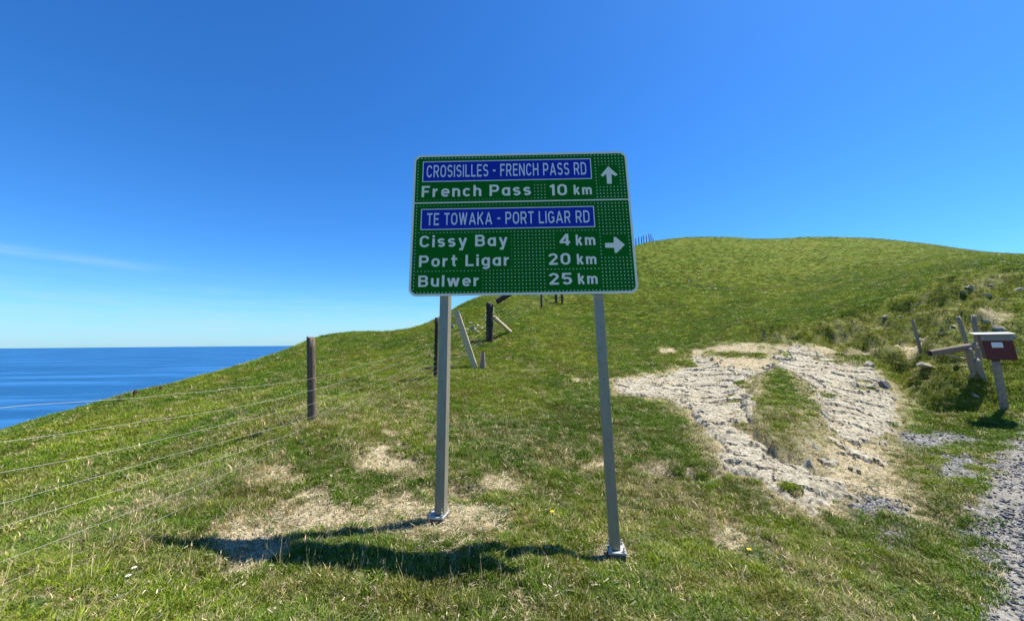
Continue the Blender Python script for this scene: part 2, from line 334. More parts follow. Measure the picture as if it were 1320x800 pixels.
me.polygons.foreach_set('loop_start', np.arange(0, quads.size, 4, dtype=np.int32)); me.polygons.foreach_set('use_smooth', np.ones(len(quads), bool)); me.update(calc_edges=True); me.validate()
GM['thatch_gap_dark'] = ss(11, 4, np.hypot(gx, gy))  # thatch brown, painted darker near the camera so gaps between blades read dark
for k in ('rock', 'dirt', 'gravel', 'road', 'bank', 'thatch_gap_dark'):
    a = me.attributes.new(k, 'FLOAT', 'POINT'); a.data.foreach_set('value', GM[k].astype(np.float32))
M_GROUND = mat('hillside_ground', (.1, .12, .03), .95, 0, .1); g = G(M_GROUND); v = g.obj()
n1, n2, n3, n4 = g.noise(v, .35, 5, .6), g.noise(v, 3.2, 6, .7, (.55, 1.4, 1)), g.noise(v, 34, 4, .7), g.noise(v, .9, 4, .6, (.4, 1.2, 1))
turf = g.ramp(n2, [(.28, (.055, .075, .006)), (.5, (.105, .145, .009)), (.72, (.165, .195, .014))])
turf = g.mix(g.math('MULTIPLY', g.ramp(n1, [(.40, (0,)*3), (.62, (1,)*3)]), .55), turf, (.155, .165, .014))
turf = g.mix(g.math('MULTIPLY', g.ramp(n4, [(.56, (0,)*3), (.72, (1,)*3)]), .5), turf, (.070, .105, .014))
turf = g.mix(g.math('MULTIPLY', g.attr('thatch_gap_dark').outputs['Fac'], .85), turf, g.mix(n3, (.030, .026, .010), (.085, .072, .034)))
turf = g.mix(g.math('MULTIPLY', g.ramp(n3, [(.3, (1,)*3), (.55, (0,)*3)]), .35), turf, (.05, .055, .014))
soil = g.mix(g.noise(v, 9, 6, .75), g.ramp(n3, [(.3, (.17, .13, .07)), (.6, (.42, .345, .20))]), (.50, .42, .27))
stone = g.ramp(g.noise(v, 22, 5, .7), [(.36, (.07, .07, .068)), (.5, (.19, .185, .172)), (.66, (.40, .385, .345))])
roadc = g.mix(g.math('MULTIPLY', g.noise(v, 1.3, 4), .7), stone, (.34, .305, .235))
c = g.mix(g.math('MULTIPLY', g.attr('bank').outputs['Fac'], g.ramp(n2, [(.4, (0,)*3), (.6, (.5,)*3)])), turf, (.13, .115, .05))
c = g.mix(g.attr('dirt').outputs['Fac'], c, soil); c = g.mix(g.attr('rock').outputs['Fac'], c, soil)
c = g.mix(g.attr('gravel').outputs['Fac'], c, stone); c = g.mix(g.attr('road').outputs['Fac'], c, roadc); g.col(c)
g.bump(g.math('ADD', g.noise(v, 6, 6, .7), g.math('MULTIPLY', n3, .4)), .9, .09); me.materials.append(M_GROUND)
ground = bpy.data.objects.new('hillside', me); COL.objects.link(ground); ground['kind'] = 'structure'

# the sea far below
M_SEA = mat('sea_water', (.01, .09, .28), .45, 0, .12); g = G(M_SEA); v = g.obj()
st = g.noise(v, .0022, 6, .66, (.25, 1.6, 1)); sm = g.noise(v, .012, 7, .75, (.5, 1.2, 1))
slick = g.ramp(st, [(.48, (0,)*3), (.60, (1,)*3)])
g.col(g.mix(g.math('MULTIPLY', slick, .38), g.mix(sm, (.002, .040, .130), (.016, .098, .225)), (.05, .20, .46)))
g.bump(g.noise(v, .05, 5, .7), .35, 2.0)
sv, sf = [(0, 0, 0)], []; rings = [300, 700, 1500, 3000, 6000, 12000, 25000, 50000, 90000]
for r in rings: sv += [(r * math.cos(2*math.pi*k/96), r * math.sin(2*math.pi*k/96), 0) for k in range(96)]
for k in range(96): sf.append((0, 1 + k, 1 + (k+1) % 96))
for i in range(len(rings) - 1):
    for k in range(96): sf.append((1+i*96+k, 1+(i+1)*96+k, 1+(i+1)*96+(k+1) % 96, 1+i*96+(k+1) % 96))
sea = add_mesh('sea', sv, sf, M_SEA, None, False, (0, 0, -205)); sea['kind'] = 'structure'

# ------------------------------------------------------------------ the road sign
YAW, X0, D0, ZB, HS, LEAN, SROLL, WS = .01394, .13756, 3.4928, .42954, 1.4098, .0155, .00633, 2.1
ex = Vector((math.cos(SROLL)*math.cos(YAW), -math.cos(SROLL)*math.sin(YAW)+math.sin(SROLL)*math.sin(LEAN), math.sin(SROLL))).normalized()
ez = Vector((-math.sin(SROLL)*math.cos(YAW), math.sin(SROLL)*math.sin(YAW)+math.cos(SROLL)*math.sin(LEAN), math.cos(SROLL)))
ez = (ez - ex * ez.dot(ex)).normalized(); ey = ez.cross(ex)
sign = empty('road_sign', (0, 0, 0)); sign.matrix_world = Matrix.Translation((X0, D0, CAMZ + ZB)) @ Matrix((ex, ey, ez)).transposed().to_4x4()
tag(sign, 'large green direction sign with two blue road name strips on two galvanised posts', 'road sign')
def rr(x0, x1, z0, z1, r, n_=8):
    P = []
    for cx_, cz_, a0 in ((x1-r, z1-r, 0), (x0+r, z1-r, 90), (x0+r, z0+r, 180), (x1-r, z0+r, 270)):
        for k in range(n_ + 1):
            a = math.radians(a0 + 90 * k / n_); P.append((cx_ + r * math.cos(a), cz_ + r * math.sin(a)))
    return P
def slab(name, P, y0, y1, m, parent):
    n_ = len(P); vs_ = [(p[0], y0, p[1]) for p in P] + [(p[0], y1, p[1]) for p in P]
    fs = [tuple(range(n_)), tuple(range(2*n_-1, n_-1, -1))] + [(i, n_+i, n_+(i+1) % n_, (i+1) % n_) for i in range(n_)]
    o = add_mesh(name, vs_, fs, m, parent); return o
def ring(name, O, I, y0, y1, m, parent):
    n_ = len(O); vs_ = [(p[0], y, p[1]) for P in (O, I) for y in (y0, y1) for p in P]; fs = []
    for i in range(n_):
        j = (i+1) % n_; fs += [(i, j, 2*n_+j, 2*n_+i), (n_+j, n_+i, 3*n_+i, 3*n_+j), (i, n_+i, n_+j, j), (2*n_+i, 2*n_+j, 3*n_+j, 3*n_+i)]
    return add_mesh(name, vs_, fs, m, parent)
panel = slab('panel', rr(-1.05, 1.05, 0, HS, .075), 0.0, .003, M_GREEN, sign)
M_BACK = mat('bare_aluminium', (.5, .52, .53), .45, .7)
slab('backing_sheet', rr(-1.049, 1.049, .001, HS-.001, .075), .0032, .006, M_BACK, sign)
ring('border', rr(-1.05, 1.05, 0, HS, .075), rr(-1.029, 1.029, .021, HS-.021, .055), -.0012, -.0001, M_WHITE, sign)
slab('divider', [(-1.028, .899), (1.028, .899), (1.028, .911), (-1.028, .911)][::-1], -.0012, -.0001, M_WHITE, sign)
for z in (.28, 1.12):
    from_bm('rail', box_bm(-1.0, 1.0, .007, .043, z-.025, z+.025, .004), M_BACK, sign)
# road lettering drawn as strokes of even width (cap height 1), like traffic sign faces
def stroke_font(W_):
    h = W_ / 2; T, B = 1 - h, h; X = .75; XT = X - h
    def arc(cx, cy, rx, ry, a0, a1, n_=14): return [(cx + rx * math.cos(math.radians(a0 + (a1-a0) * i / n_)), cy + ry * math.sin(math.radians(a0 + (a1-a0) * i / n_))) for i in range(n_ + 1)]
    def rect_o(w, top, bot=B, n_=12):                                   # a squarish oval, anticlockwise
        r_ = (w - W_) / 2; R = min(r_, (top - bot) / 2); cx = w / 2
        return arc(cx, top - R, r_, R, 0, 180, n_) + arc(cx, bot + R, r_, R, 180, 360, n_)
    gl = {}
    def put(c, w, *ls): gl[c] = (w, [list(l) for l in ls])
    w = .66; r = (w - W_) / 2; m = .5
    R = min(r, T - m)
    put('C', .70, arc(.35, T - (.35-h), .35-h, .35-h, 18, 180) + arc(.35, B + .35-h, .35-h, .35-h, 180, 342))
    put('O', .72, rect_o(.72, T) + [(.72 - h, T - .1)][:0] + [rect_o(.72, T)[0]])
    put('0', .66, rect_o(.66, T) + [rect_o(.66, T)[0]])
    put('D', .70, [(h, 0), (h, 1)], [(0, T), (.38, T)] + arc(.38, T - .24, .32-h, .24, 90, 0) + arc(.38, B + .24, .32-h, .24, 0, -90) + [(0, B)])
    put('P', .68, [(h, 0), (h, 1)], [(0, T), (.42, T)] + arc(.42, (T+.44)/2, .26-h, (T-.44)/2, 90, -90) + [(0, .44)])
    put('R', .70, [(h, 0), (h, 1)], [(0, T), (.42, T)] + arc(.42, (T+.45)/2, .26-h, (T-.45)/2, 90, -90) + [(0, .45)], [(.36, .45), (.70 - h*1.05, 0)])
    put('B', .69, [(h, 0), (h, 1)], [(0, T), (.42, T)] + arc(.42, (T+.52)/2, .24-h, (T-.52)/2, 90, -90) + [(0, .52)], [(.40, .52)] + arc(.42, (.52+B)/2, .27-h, (.52-B)/2, 90, -90) + [(0, B)])
    put('E', .60, [(h, 0), (h, 1)], [(0, T), (.60, T)], [(0, .51), (.54, .51)], [(0, B), (.60, B)])
    put('F', .58, [(h, 0), (h, 1)], [(0, T), (.58, T)], [(0, .49), (.50, .49)])
    put('L', .57, [(h, 0), (h, 1)], [(0, B), (.57, B)])
    put('I', W_, [(h, 0), (h, 1)])
    put('T', .62, [(.31, 0), (.31, 1)], [(0, T), (.62, T)])
    put('H', .70, [(h, 0), (h, 1)], [(.70-h, 0), (.70-h, 1)], [(h, .51), (.70-h, .51)])
    put('N', .72, [(h, 0), (h, 1)], [(.72-h, 0), (.72-h, 1)], [(h, .98), (.72-h, .02)])
    put('A', .80, [(h*.95, 0), (.40, 1 - h*.3)], [(.80-h*.95, 0), (.40, 1 - h*.3)], [(.20, .29), (.60, .29)])
    put('W', .98, [(h, 1), (.28, 0)], [(.28, 0), (.49, 1)], [(.49, 1), (.70, 0)], [(.70, 0), (.98-h, 1)])
    put('K', .72, [(h, 0), (h, 1)], [(h, .36), (.72-h*1.2, 1)], [(.30, .56), (.72-h*1.0, 0)])
    Gc = .35; put('G', .71, arc(Gc, T-(Gc-h), Gc-h, Gc-h, 22, 180) + arc(Gc, B+Gc-h, Gc-h, Gc-h, 180, 345), [(.40, .47), (.71-.005, .47)], [(.71-h, .50), (.71-h, .10)])
    def S(w, top, bot):
        c = w/2; rx = c - h; mid = (top + bot)/2 + .01; ru = (top - mid)/2; rl = (mid - bot)/2
        return arc(c, top - ru, rx, ru, 25, 180, 10) + arc(c, top-ru, rx, ru, 180, 262, 6) + arc(c, bot + rl, rx, rl, 82, 0, 6) + arc(c, bot + rl, rx, rl, 0, -155, 12)
    put('S', .66, S(.66, T, B)); put('s', .54, S(.54, XT, B))
    put('r', .42, [(h, 0), (h, X)], arc(.42-h*.2, XT - .30, .42-h*1.2, .30, 178, 98))
    put('n', .56, [(h, 0), (h, X)], arc(.28, XT - (.28-h), .28-h, .28-h, 180, 0) + [(.56-h, 0)])
    put('h', .56, [(h, 0), (h, 1)], arc(.28, XT - (.28-h), .28-h, .28-h, 180, 0) + [(.56-h, 0)])
    put('m', .88, [(h, 0), (h, X)], arc(.26, XT-.16, .26-h, .16, 180, 0) + [(.52-h-.0, 0)], arc(.62-.0, XT-.16, .26-h, .16, 180, 0) + [(.88-h, 0)])
    put('u', .56, [(.56-h, 0), (.56-h, X)], [(h, X)] + arc(.28, B+.28-h, .28-h, .28-h, 180, 360))
    put('e', .58, [(h*1.2, .37), (.58-h, .37)] + arc(.29, XT-(.29-h), .29-h, .29-h, 0, 180)[0:] + arc(.29, B+.29-h, .29-h, .29-h, 180, 325))
    put('c', .55, arc(.29, XT-(.29-h), .29-h, .29-h, 35, 180) + arc(.29, B+.29-h, .29-h, .29-h, 180, 325))
    ov = lambda: rect_o(.58, XT) + [rect_o(.58, XT)[0]]
    put('o', .58, ov()); put('a', .58, ov(), [(.58-h, 0), (.58-h, X)])
    put('g', .58, ov(), [(.58-h, X), (.58-h, -.05)] + arc(.29, -.05, .29-h, .13, 0, -150, 10))
    put('y', .62, [(h, X), (.33, .02)], [(.62-h, X), (.26, -.22), (.08, -.22)])
    put('i', W_, [(h, 0), (h, X)], [(h, .84), (h, 1.02)]); put('l', W_, [(h, 0), (h, 1)])
    put('t', .42, [(.17, 1), (.17, .20)] + arc(.30, .20, .13, .20-h, 180, 280, 8), [(0, XT), (.42, XT)])
    put('w', .86, [(h*.9, X), (.24, 0)], [(.24, 0), (.43, X)], [(.43, X), (.62, 0)], [(.62, 0), (.86-h*.9, X)])
    put('k', .58, [(h, 0), (h, 1)], [(h, .26), (.58-h*1.2, X)], [(.26, .42), (.58-h*1.0, 0)])
    put('1', .34, [(.34-h, 0), (.34-h, 1)], [(.34-h, .93), (.03, .76)])
    put('4', .70, [(.70-h*2.1, 0), (.70-h*2.1, 1)], [(.70-h*2.1, .97), (h, .27)], [(h*.6, .27), (.70, .27)])
    put('2', .64, arc(.32, T-.22, .32-h, .22, 170, -20, 14) + [(h*1.1, B)], [(h*.5, B), (.64, B)])
    put('5', .64, [(.60, T), (.11, T), (.09, .50)], arc(.32, .33, .32-h, .33-h, 145, -155, 18))
    put('-', .34, [(0, .47), (.34, .47)])
    return gl
def ribbon(P, w):
    P = [np.array(p, float) for p in P]; Q = [P[0]]
    for p in P[1:]:
        if np.hypot(*(p - Q[-1])) > 1e-4: Q.append(p)
    closed = len(Q) > 3 and np.hypot(*(Q[0] - Q[-1])) < 1e-3
    if closed: Q = Q[:-1]
    n_ = len(Q); V = []
    for i in range(n_):
        a = Q[i] - Q[i-1] if (i or closed) else Q[1] - Q[0]; b = Q[(i+1) % n_] - Q[i] if (i < n_-1 or closed) else a
        a, b = a / np.hypot(*a), b / np.hypot(*b); na, nb = np.array([-a[1], a[0]]), np.array([-b[1], b[0]]); m_ = na + nb; l = np.hypot(*m_)
        m_ = na if l < .2 else m_ / l; k = w / 2 / max(.45, m_ @ na); V += [Q[i] + m_ * k, Q[i] - m_ * k]
    F = [(2*i, 2*((i+1) % n_), 2*((i+1) % n_)+1, 2*i+1) for i in range(n_ if closed else n_-1)]
    return V, F
def text(txt, xa, xb, zb_, cap, m, parent, weight=.19, gap=.16, y=-.0018, wordgap=.38, squeeze=None):
    gl = stroke_font(weight); x = 0; place = []
    for c in txt:
        if c == ' ': x += wordgap; continue
        place.append((c, x)); x += gl[c][0] + gap
    k = (xb - xa) / (x - gap)
    for c, gx0 in place:
        V, F = [], []; bm = bmesh.new()
        for j, st_ in enumerate(gl[c][1]):
            v_, f_ = ribbon(st_, weight); b0 = len(V); V += [(xa + (gx0 + p[0]) * k, y - j * .00012, zb_ + p[1] * cap) for p in v_]; F += [tuple(b0 + i for i in q_) for q_ in f_]
        add_mesh('letter', V, F, m, parent)
for (z0, z1, t_, xa, xb, zb_, cap) in ((1.122, 1.341, 'CROSISILLES - FRENCH PASS RD', -.920, .645, 1.169, .131), (.632, .844, 'TE TOWAKA - PORT LIGAR RD', -.902, .647, .678, .122)):
    pl = slab('road_name_strip', [(-.962, z0), (.696, z0), (.696, z1), (-.962, z1)][::-1], -.0009, -.0001, M_BLUE, sign)
    ring('strip_border', [(-.962, z0), (-.962, z1), (.696, z1), (.696, z0)][::-1], [(-.953, z0+.009), (-.953, z1-.009), (.687, z1-.009), (.687, z0+.009)][::-1], -.0014, -.0008, M_PALEBLUE, pl)
    text(t_, xa, xb, zb_, cap, M_PALEBLUE, pl, weight=.14, gap=.18, wordgap=.42)
for t_, xa, xb, zb_, cap in (('French Pass', -.963, .099, .965, .116), ('10', .280, .447, .958, .115), ('km', .511, .685, .962, .100),
        ('Cissy Bay', -.964, -.135, .463, .113), ('4', .347, .452, .459, .112), ('km', .505, .687, .457, .103),
        ('Port Ligar', -.963, -.117, .274, .109), ('20', .241, .446, .274, .110), ('km', .506, .686, .274, .100),
        ('Bulwer', -.963, -.397, .087, .106), ('25', .238, .452, .088, .109), ('km', .506, .685, .090, .100)):
    text(t_, xa, xb, zb_, cap, M_WHITE, sign, weight=.175 if t_ != 'km' else .19, gap=.19)
slab('arrow', [(.862, 1.252), (.946, 1.162), (.925, 1.146), (.888, 1.170), (.884, 1.068), (.837, 1.068), (.838, 1.172), (.800, 1.143), (.782, 1.160)][::1], -.0016, -.0001, M_WHITE, sign)
slab('arrow', [(.776, .430), (.858, .427), (.862, .376), (.882, .380), (.960, .455), (.880, .532), (.862, .530), (.858, .475), (.776, .475)], -.0016, -.0001, M_WHITE, sign)
for x_, zb_, tw, ox in ((-.722, -1.835, 10, -.022), (.702, -2.095, 7, .012)):
    p = from_bm('post', box_bm(-.042, .042, -.045, .045, zb_ + .03, HS - .06, .006), M_STEEL, sign); p.location = (x_, .092, 0); p.rotation_euler = (0, 0, -math.radians(tw))
    for z in (.28, 1.12):
        from_bm('bracket', box_bm(-.07, .07, -.048, -.040, z-.03, z+.03, .002), M_BACK, p)
    f_ = from_bm('footing', box_bm(ox-.066, ox+.066, -.078, .078, zb_ - .06, zb_ + .011, .006), M_BLOCK, p)
    from_bm('base_plate', box_bm(ox-.070, ox+.070, -.082, .082, zb_ + .012, zb_ + .026, .003), M_PLATE, p)
    for bx, by in ((-.053, -.064), (.053, -.064), (-.053, .064), (.053, .064)):
        bm = bmesh.new()
        for rr_, z0, z1, sg in ((.017, .0265, .030, 12), (.012, .030, .042, 6), (.006, .042, .063, 8)):
            q_ = bmesh.ops.create_cone(bm, cap_ends=True, segments=sg, radius1=rr_, radius2=rr_, depth=z1 - z0)
            for v_ in q_['verts']: v_.co += Vector((ox + bx, by, zb_ + (z0 + z1) / 2))
        from_bm('bolt', bm, M_PLATE, p)
    for zz in (-.30, -.75):
        bm = bmesh.new(); q_ = bmesh.ops.create_cone(bm, cap_ends=True, segments=10, radius1=.006, radius2=.006, depth=.004)
        for v_ in q_['verts']: v_.co = Vector((v_.co.x, v_.co.z - .0465, v_.co.y + zz))
        from_bm('rivet', bm, M_BLOCK, p)

# ------------------------------------------------------------------ sticks of wood placed on the land
def foot(px, py):
    xy = march(px, py); return Vector((xy[0], xy[1], gz(*xy)))
def depth(p): return p.y * math.cos(PIT) + (p.z - CAMZ) * math.sin(PIT)
def over(p, px, py):                                                  # the point as far along the lens axis as p, on another bearing
    d = ray(px, py); t = depth(p); return Vector((d[0] * t, d[1] * t, CAMZ + d[2] * t))
def ground_at(px, t):
    d = ray(px, 430); return Vector((d[0] * t, d[1] * t, gz(d[0] * t, d[1] * t)))

fence = empty('wire_fence', (-2.7, .9, gz(-2.7, .9))); tag(fence, 'wire sheep fence with uneven wooden posts running up the hill behind the sign', 'fence')
fence_inv = fence.matrix_world.inverted()
bpy.context.view_layer.update(); FL = Vector(fence.location)
def fpost(p0, p1, r, m, seed, **k):
    o = from_bm('fence_post', log_bm(Vector(p0) - FL - Vector((0, 0, .15)), Vector(p1) - FL, r, r * .93, seed, **k), m, fence, True); return o
A0 = Vector((-2.7, .95, gz(-2.7, .95)))
A1 = foot(404, 541); B1 = over(A1, 400.5, 434.5)
fpost(A0, A0 + Vector((.02, 0, 1.3)), .055, M_POSTWOOD, 1)
fpost(A1, B1, .052, M_POSTWOOD, 2, jag=.02)
A2 = ground_at(563, 9.0); B2 = over(A2, 563.2, 409); fpost(A2, B2, .044, M_DARKWOOD, 3)
A3 = foot(631, 440); B3 = over(A3, 631.5, 390.5); fpost(A3, B3, .128, M_DARKWOOD, 4, jag=.03)
A4 = ground_at(699, 19.5); B4 = A4 + Vector((0, 0, 1.2)); fpost(A4, B4, .055, M_DARKWOOD, 5)
A5 = foot(717, 391); fpost(A5, A5 + Vector((0, 0, 1.3)), .065, M_DARKWOOD, 6)
A6 = foot(725, 393); fpost(A6, A6 + Vector((0, 0, 1.25)), .065, M_DARKWOOD, 7)
A7 = ground_at(762, 32); fpost(A7, A7 + Vector((0, 0, 1.2)), .065, M_DARKWOOD, 8)
A8 = ground_at(795, 38); fpost(A8, A8 + Vector((0, 0, 1.2)), .065, M_DARKWOOD, 9)
line_posts = [A5, A7, A8]
for k, (px, t, dx_, h_) in enumerate(((822.5, 41.5, -.06, 1.25), (828.5, 41.8, .05, 1.05), (833, 42, 0, 1.1), (836.5, 42.3, .04, 1.05), (840, 42.6, -.04, 1.15), (843.5, 43, .0, 1.15), (847, 43.3, .03, 1.35), (849.5, 43.8, .05, 1.3), (852.5, 44.5, 0, .95))):
    a = ground_at(px, t); fpost(a, a + Vector((dx_, 0, h_)), .05, M_DARKWOOD, 20 + k, seg=8, rings=4); line_posts.append(a)
# wires: heights above the ground at each post
HH = [.80, .66, .52, .40, .28, .17, .07]
lens_z = lambda l: [CAMZ + q for q in l]
stops = [[(A0, z) for z in lens_z([-.20, -.36, -.53, -.69, -.82, -.97, -1.10])]]
za = lens_z([-.416, -.56, -.73, -.89, -1.01, -1.14, -1.27])
rw = random.Random(5)
for k in range(7):
    nodes = [Vector((A0.x + .06, A0.y, stops[0][k][1])), Vector((A1.x + .055, A1.y, za[k])), Vector((A2.x + .06, A2.y, A2.z + HH[k])), Vector((A3.x, A3.y - .13, A3.z + HH[k] + .1)),
             Vector((A4.x, A4.y, A4.z + HH[k] + .1)), Vector((A5.x, A5.y, A5.z + HH[k] + .1)), Vector((A7.x, A7.y, A7.z + HH[k] + .1)), Vector((A8.x, A8.y, A8.z + HH[k] + .1))] + [Vector((q.x, q.y, q.z + HH[k] + .15)) for q in line_posts[3:]]
    pts = []
    for i in range(len(nodes) - 1):
        a, b = nodes[i], nodes[i+1]; n_ = 14 if i < 4 else 4; sag = (.03 + .05 * rw.random()) * (1 if i < 3 else .4)
        w_ = rw.uniform(-.012, .012)
        for j in range(n_): 
            t = j / n_; pts.append(a.lerp(b, t) - FL - Vector((0, 0, sag * 4 * t * (1 - t) + w_ * math.sin(t * 9 + k) + rw.uniform(-.006, .006) * (i < 3))))
    pts.append(nodes[-1] - FL); tube('wire', pts, .0010, M_WIRE, fence, 4)
# the strainer carries wraps of wire, a brace on its far side and a loose top timber
rad = .137; hgt = (B3 - A3).length
for k, z in enumerate((.22, .42, .60, .78, .93, 1.08)):
    pts = [A3 - FL + Vector((rad * math.cos(a), rad * math.sin(a), z + .10 * math.sin(a + .6))) for a in np.linspace(0, 2 * math.pi, 17)]; tube('wire_wrap', pts, .008, M_WIRE, fence, 4)
tube('wire_wrap', [A3 - FL + Vector((.02, -.15, .8)), A3 - FL + Vector((.13, -.08, 1.3))], .008, M_WIRE, fence, 4)
br0 = foot(658, 429); from_bm('brace', log_bm(br0 - FL, over(A3, 637, 409) - FL, .075, .07, 31), M_PALEWOOD, fence, True)
br1 = over(A3, 640, 389); br2 = over(A3, 664, 374); from_bm('brace', log_bm(br1 - FL, br2 - FL, .09, .09, 33), M_DARKWOOD, fence, True)

# split timber leaning by the fence, with the stump beside it
pf = foot(612.5, 474.5); ph = over(pf, 589, 404)
bm = box_bm(-.105, .105, -.075, .075, -.12, (ph - pf).length, .006)
bmesh.ops.subdivide_edges(bm, edges=[e for e in bm.edges if abs(e.verts[0].co.z - e.verts[1].co.z) > .5], cuts=8)
pq = (ph - pf).to_track_quat('Z', 'Y'); rp = random.Random(3)
for v_ in bm.verts:
    if v_.co.z > (ph - pf).length - .05: v_.co.z += (v_.co.x + .062) * .9 - .06
    v_.co.x += rp.uniform(-.003, .003) + .012 * math.sin(v_.co.z * 1.3); v_.co = pq @ (Matrix.Rotation(math.radians(-28), 3, 'Z') @ v_.co)
plank = from_bm('leaning_timber', bm, M_PALEWOOD, None, False, pf)
tag(plank, 'bleached squared timber leaning left out of the grass beside the left sign post', 'timber')
sf_ = foot(622.5, 474); sh = over(sf_, 622, 455.5)
stump = from_bm('broken_stump', log_bm(Vector((0, 0, -.1)), sh - sf_, .085, .06, 41, jag=.08, seg=9), M_GREYWOOD, None, False, sf_)
tag(stump, 'short broken grey post stub in the grass at the foot of the leaning timber', 'post stub')

# ------------------------------------------------------------------ the old broken fence and the letterbox by the road
base_o = foot(1250, 488); old = empty('broken_fence', base_o); tag(old, 'broken old grey timber fence with a loose rail left of the letterbox', 'fence')
def opiece(name, f_px, h_px, r, seed, **k):
    a = foot(*f_px); b = over(a, *h_px); return from_bm(name, log_bm(a - base_o - Vector((0, 0, .12)), b - base_o, r, r * .9, seed, **k), M_GREYWOOD, old, True)
opiece('fence_post', (1186, 449), (1176.5, 413), .036, 50, jag=.04)
opiece('fence_post', (1252, 462), (1235.5, 409), .04, 51, jag=.04)
opiece('fence_post', (1262, 476), (1255.5, 407), .042, 52, jag=.05)
opiece('fence_post', (1260, 489), (1247, 449), .065, 53, jag=.04)
opiece('fence_post', (1268, 492), (1258, 464), .06, 54, jag=.03)
a = foot(1258, 488); r0, r1 = over(a, 1198, 455), over(a, 1256, 446)
from_bm('rail', log_bm(r0 - base_o, r1 - base_o, .062, .075, 55, square=True, jag=.03), wood_mat('brown_rail_wood', (.12, .09, .06), (.30, .24, .17), (.2, .15, .1)), old, True)
r2, r3 = over(a, 1218, 456), over(a, 1252, 464); from_bm('rail', log_bm(r2 - base_o, r3 - base_o, .018, .018, 56, seg=6), M_PALEWOOD, old, True)

lf = foot(1291, 515); LB = empty('letterbox', lf, -math.radians(38)); tag(LB, 'red wooden letterbox with a pale metal roof on a grey post beside the gravel road', 'letterbox')
bpy.context.view_layer.update(); LI = LB.matrix_world.inverted()
bc = over(lf, 1285, 447); pt = LI @ over(lf, 1283.5, 464)
from_bm('post', log_bm(Vector((0, 0, -.15)), pt, .062, .06, 60, seg=12, square=True), M_GREYWOOD, LB, True)
c_ = LI @ bc; w_, d_, h_ = .185, .10, .27
M_RED = mat('faded_red_paint', (.16, .03, .022), .75); g = G(M_RED); v = g.obj(); g.col(g.mix(g.noise(v, 9, 5, .7, (1, 1, .5)), (.060, .016, .013), (.135, .030, .024))); g.bump(g.noise(v, 40, 3), .3, .004)
M_BOXSIDE = wood_mat('stained_box_timber', (.09, .045, .03), (.20, .12, .08), (.13, .07, .05))
M_ROOF = mat('pale_metal_roofing', (.42, .42, .42), .5, .2); M_GREYP = mat('grey_weathered_paint', (.19, .20, .18), .8); M_LABEL = mat('white_card', (.66, .68, .66), .7)
g = G(M_LABEL); g.col(g.mix(g.ramp(g.noise(g.obj(), 60, 2, .5, (1, 1, 2.5)), [(.5, (0,)*3), (.6, (.45,)*3)]), (.68, .70, .68), (.3, .33, .36)))
from_bm('box_body', box_bm(c_.x-w_, c_.x+w_, c_.y-d_, c_.y+d_, c_.z-h_*.8, c_.z+h_*.86, .006), M_BOXSIDE, LB)
from_bm('front_board', box_bm(c_.x-w_+.006, c_.x+w_-.006, c_.y-d_-.018, c_.y-d_-.0005, c_.z-h_*.86, c_.z+h_*.42, .004), M_RED, LB)
from_bm('fascia', box_bm(c_.x-w_-.01, c_.x+w_+.01, c_.y-d_-.026, c_.y-d_-.0005, c_.z+h_*.43, c_.z+h_*.87, .003), M_GREYP, LB)
from_bm('name_card', box_bm(c_.x-.085, c_.x+.05, c_.y-d_-.024, c_.y-d_-.0185, c_.z-.01, c_.z+.085, .001), M_LABEL, LB)
bm = bmesh.new(); 
for s_ in (-1, 1):
    pass
rf = box_bm(c_.x-w_-.09, c_.x+w_+.035, c_.y-d_-.08, c_.y+d_+.05, c_.z+h_*.9, c_.z+h_*.95, .004); bm.free()
for v_ in rf.verts: v_.co.z += (v_.co.y - c_.y) * .10
from_bm('roof', rf, M_ROOF, LB)
for sx_ in (-.17, .17):
    bm = bmesh.new(); bmesh.ops.create_cone(bm, cap_ends=True, segments=8, radius1=.008, radius2=.006, depth=.008)
    for v_ in bm.verts: v_.co = Vector((c_.x + sx_ + v_.co.x, c_.y - d_ - .030 + v_.co.z, c_.z + h_ * .6 + v_.co.y))
    from_bm('screw', bm, M_BACK, LB)

# ------------------------------------------------------------------ rocks
M_ROCK = rock_mat('pale_weathered_schist', (.20, .175, .13), (.46, .42, .33), (.33, .295, .225))
M_ROCKG = rock_mat('blue_grey_stone', (.06, .062, .065), (.22, .225, .225), (.13, .135, .135))
def stone_bm(sx_, sy_, sz_, seed, cuts=9):
    rnd = random.Random(seed); bm = bmesh.new(); bmesh.ops.create_icosphere(bm, subdivisions=3, radius=1)
    for _ in range(cuts + 5):
        n_ = Vector((rnd.gauss(0, 1), rnd.gauss(0, 1), rnd.gauss(0, 1))).normalized(); d = rnd.uniform(.35, .72)
        for v_ in bm.verts:
            e = v_.co.dot(n_) - d
            if e > 0: v_.co -= n_ * e
    for v_ in bm.verts: v_.co = Vector((v_.co.x * sx_, v_.co.y * sy_, v_.co.z * sz_)) * (1 + .03 * rnd.uniform(-1, 1))
    return bm
def rock(px, py, wpx, hpx, seed, label, m=None, rz=None, tilt=0, group=None, name='rock'):
    p = foot(px, py); k = depth(p) / FPX; rnd = random.Random(seed)
    o = from_bm(name, stone_bm(wpx * k * .62, wpx * k * .5, hpx * k * .75, seed), m or M_ROCK, None, False, p + Vector((0, 0, hpx * k * .12)))
    o.rotation_euler = (rnd.uniform(-.2, .2), tilt, rz if rz is not None else rnd.uniform(-.4, .4)); tag(o, label, 'rock', group); return o
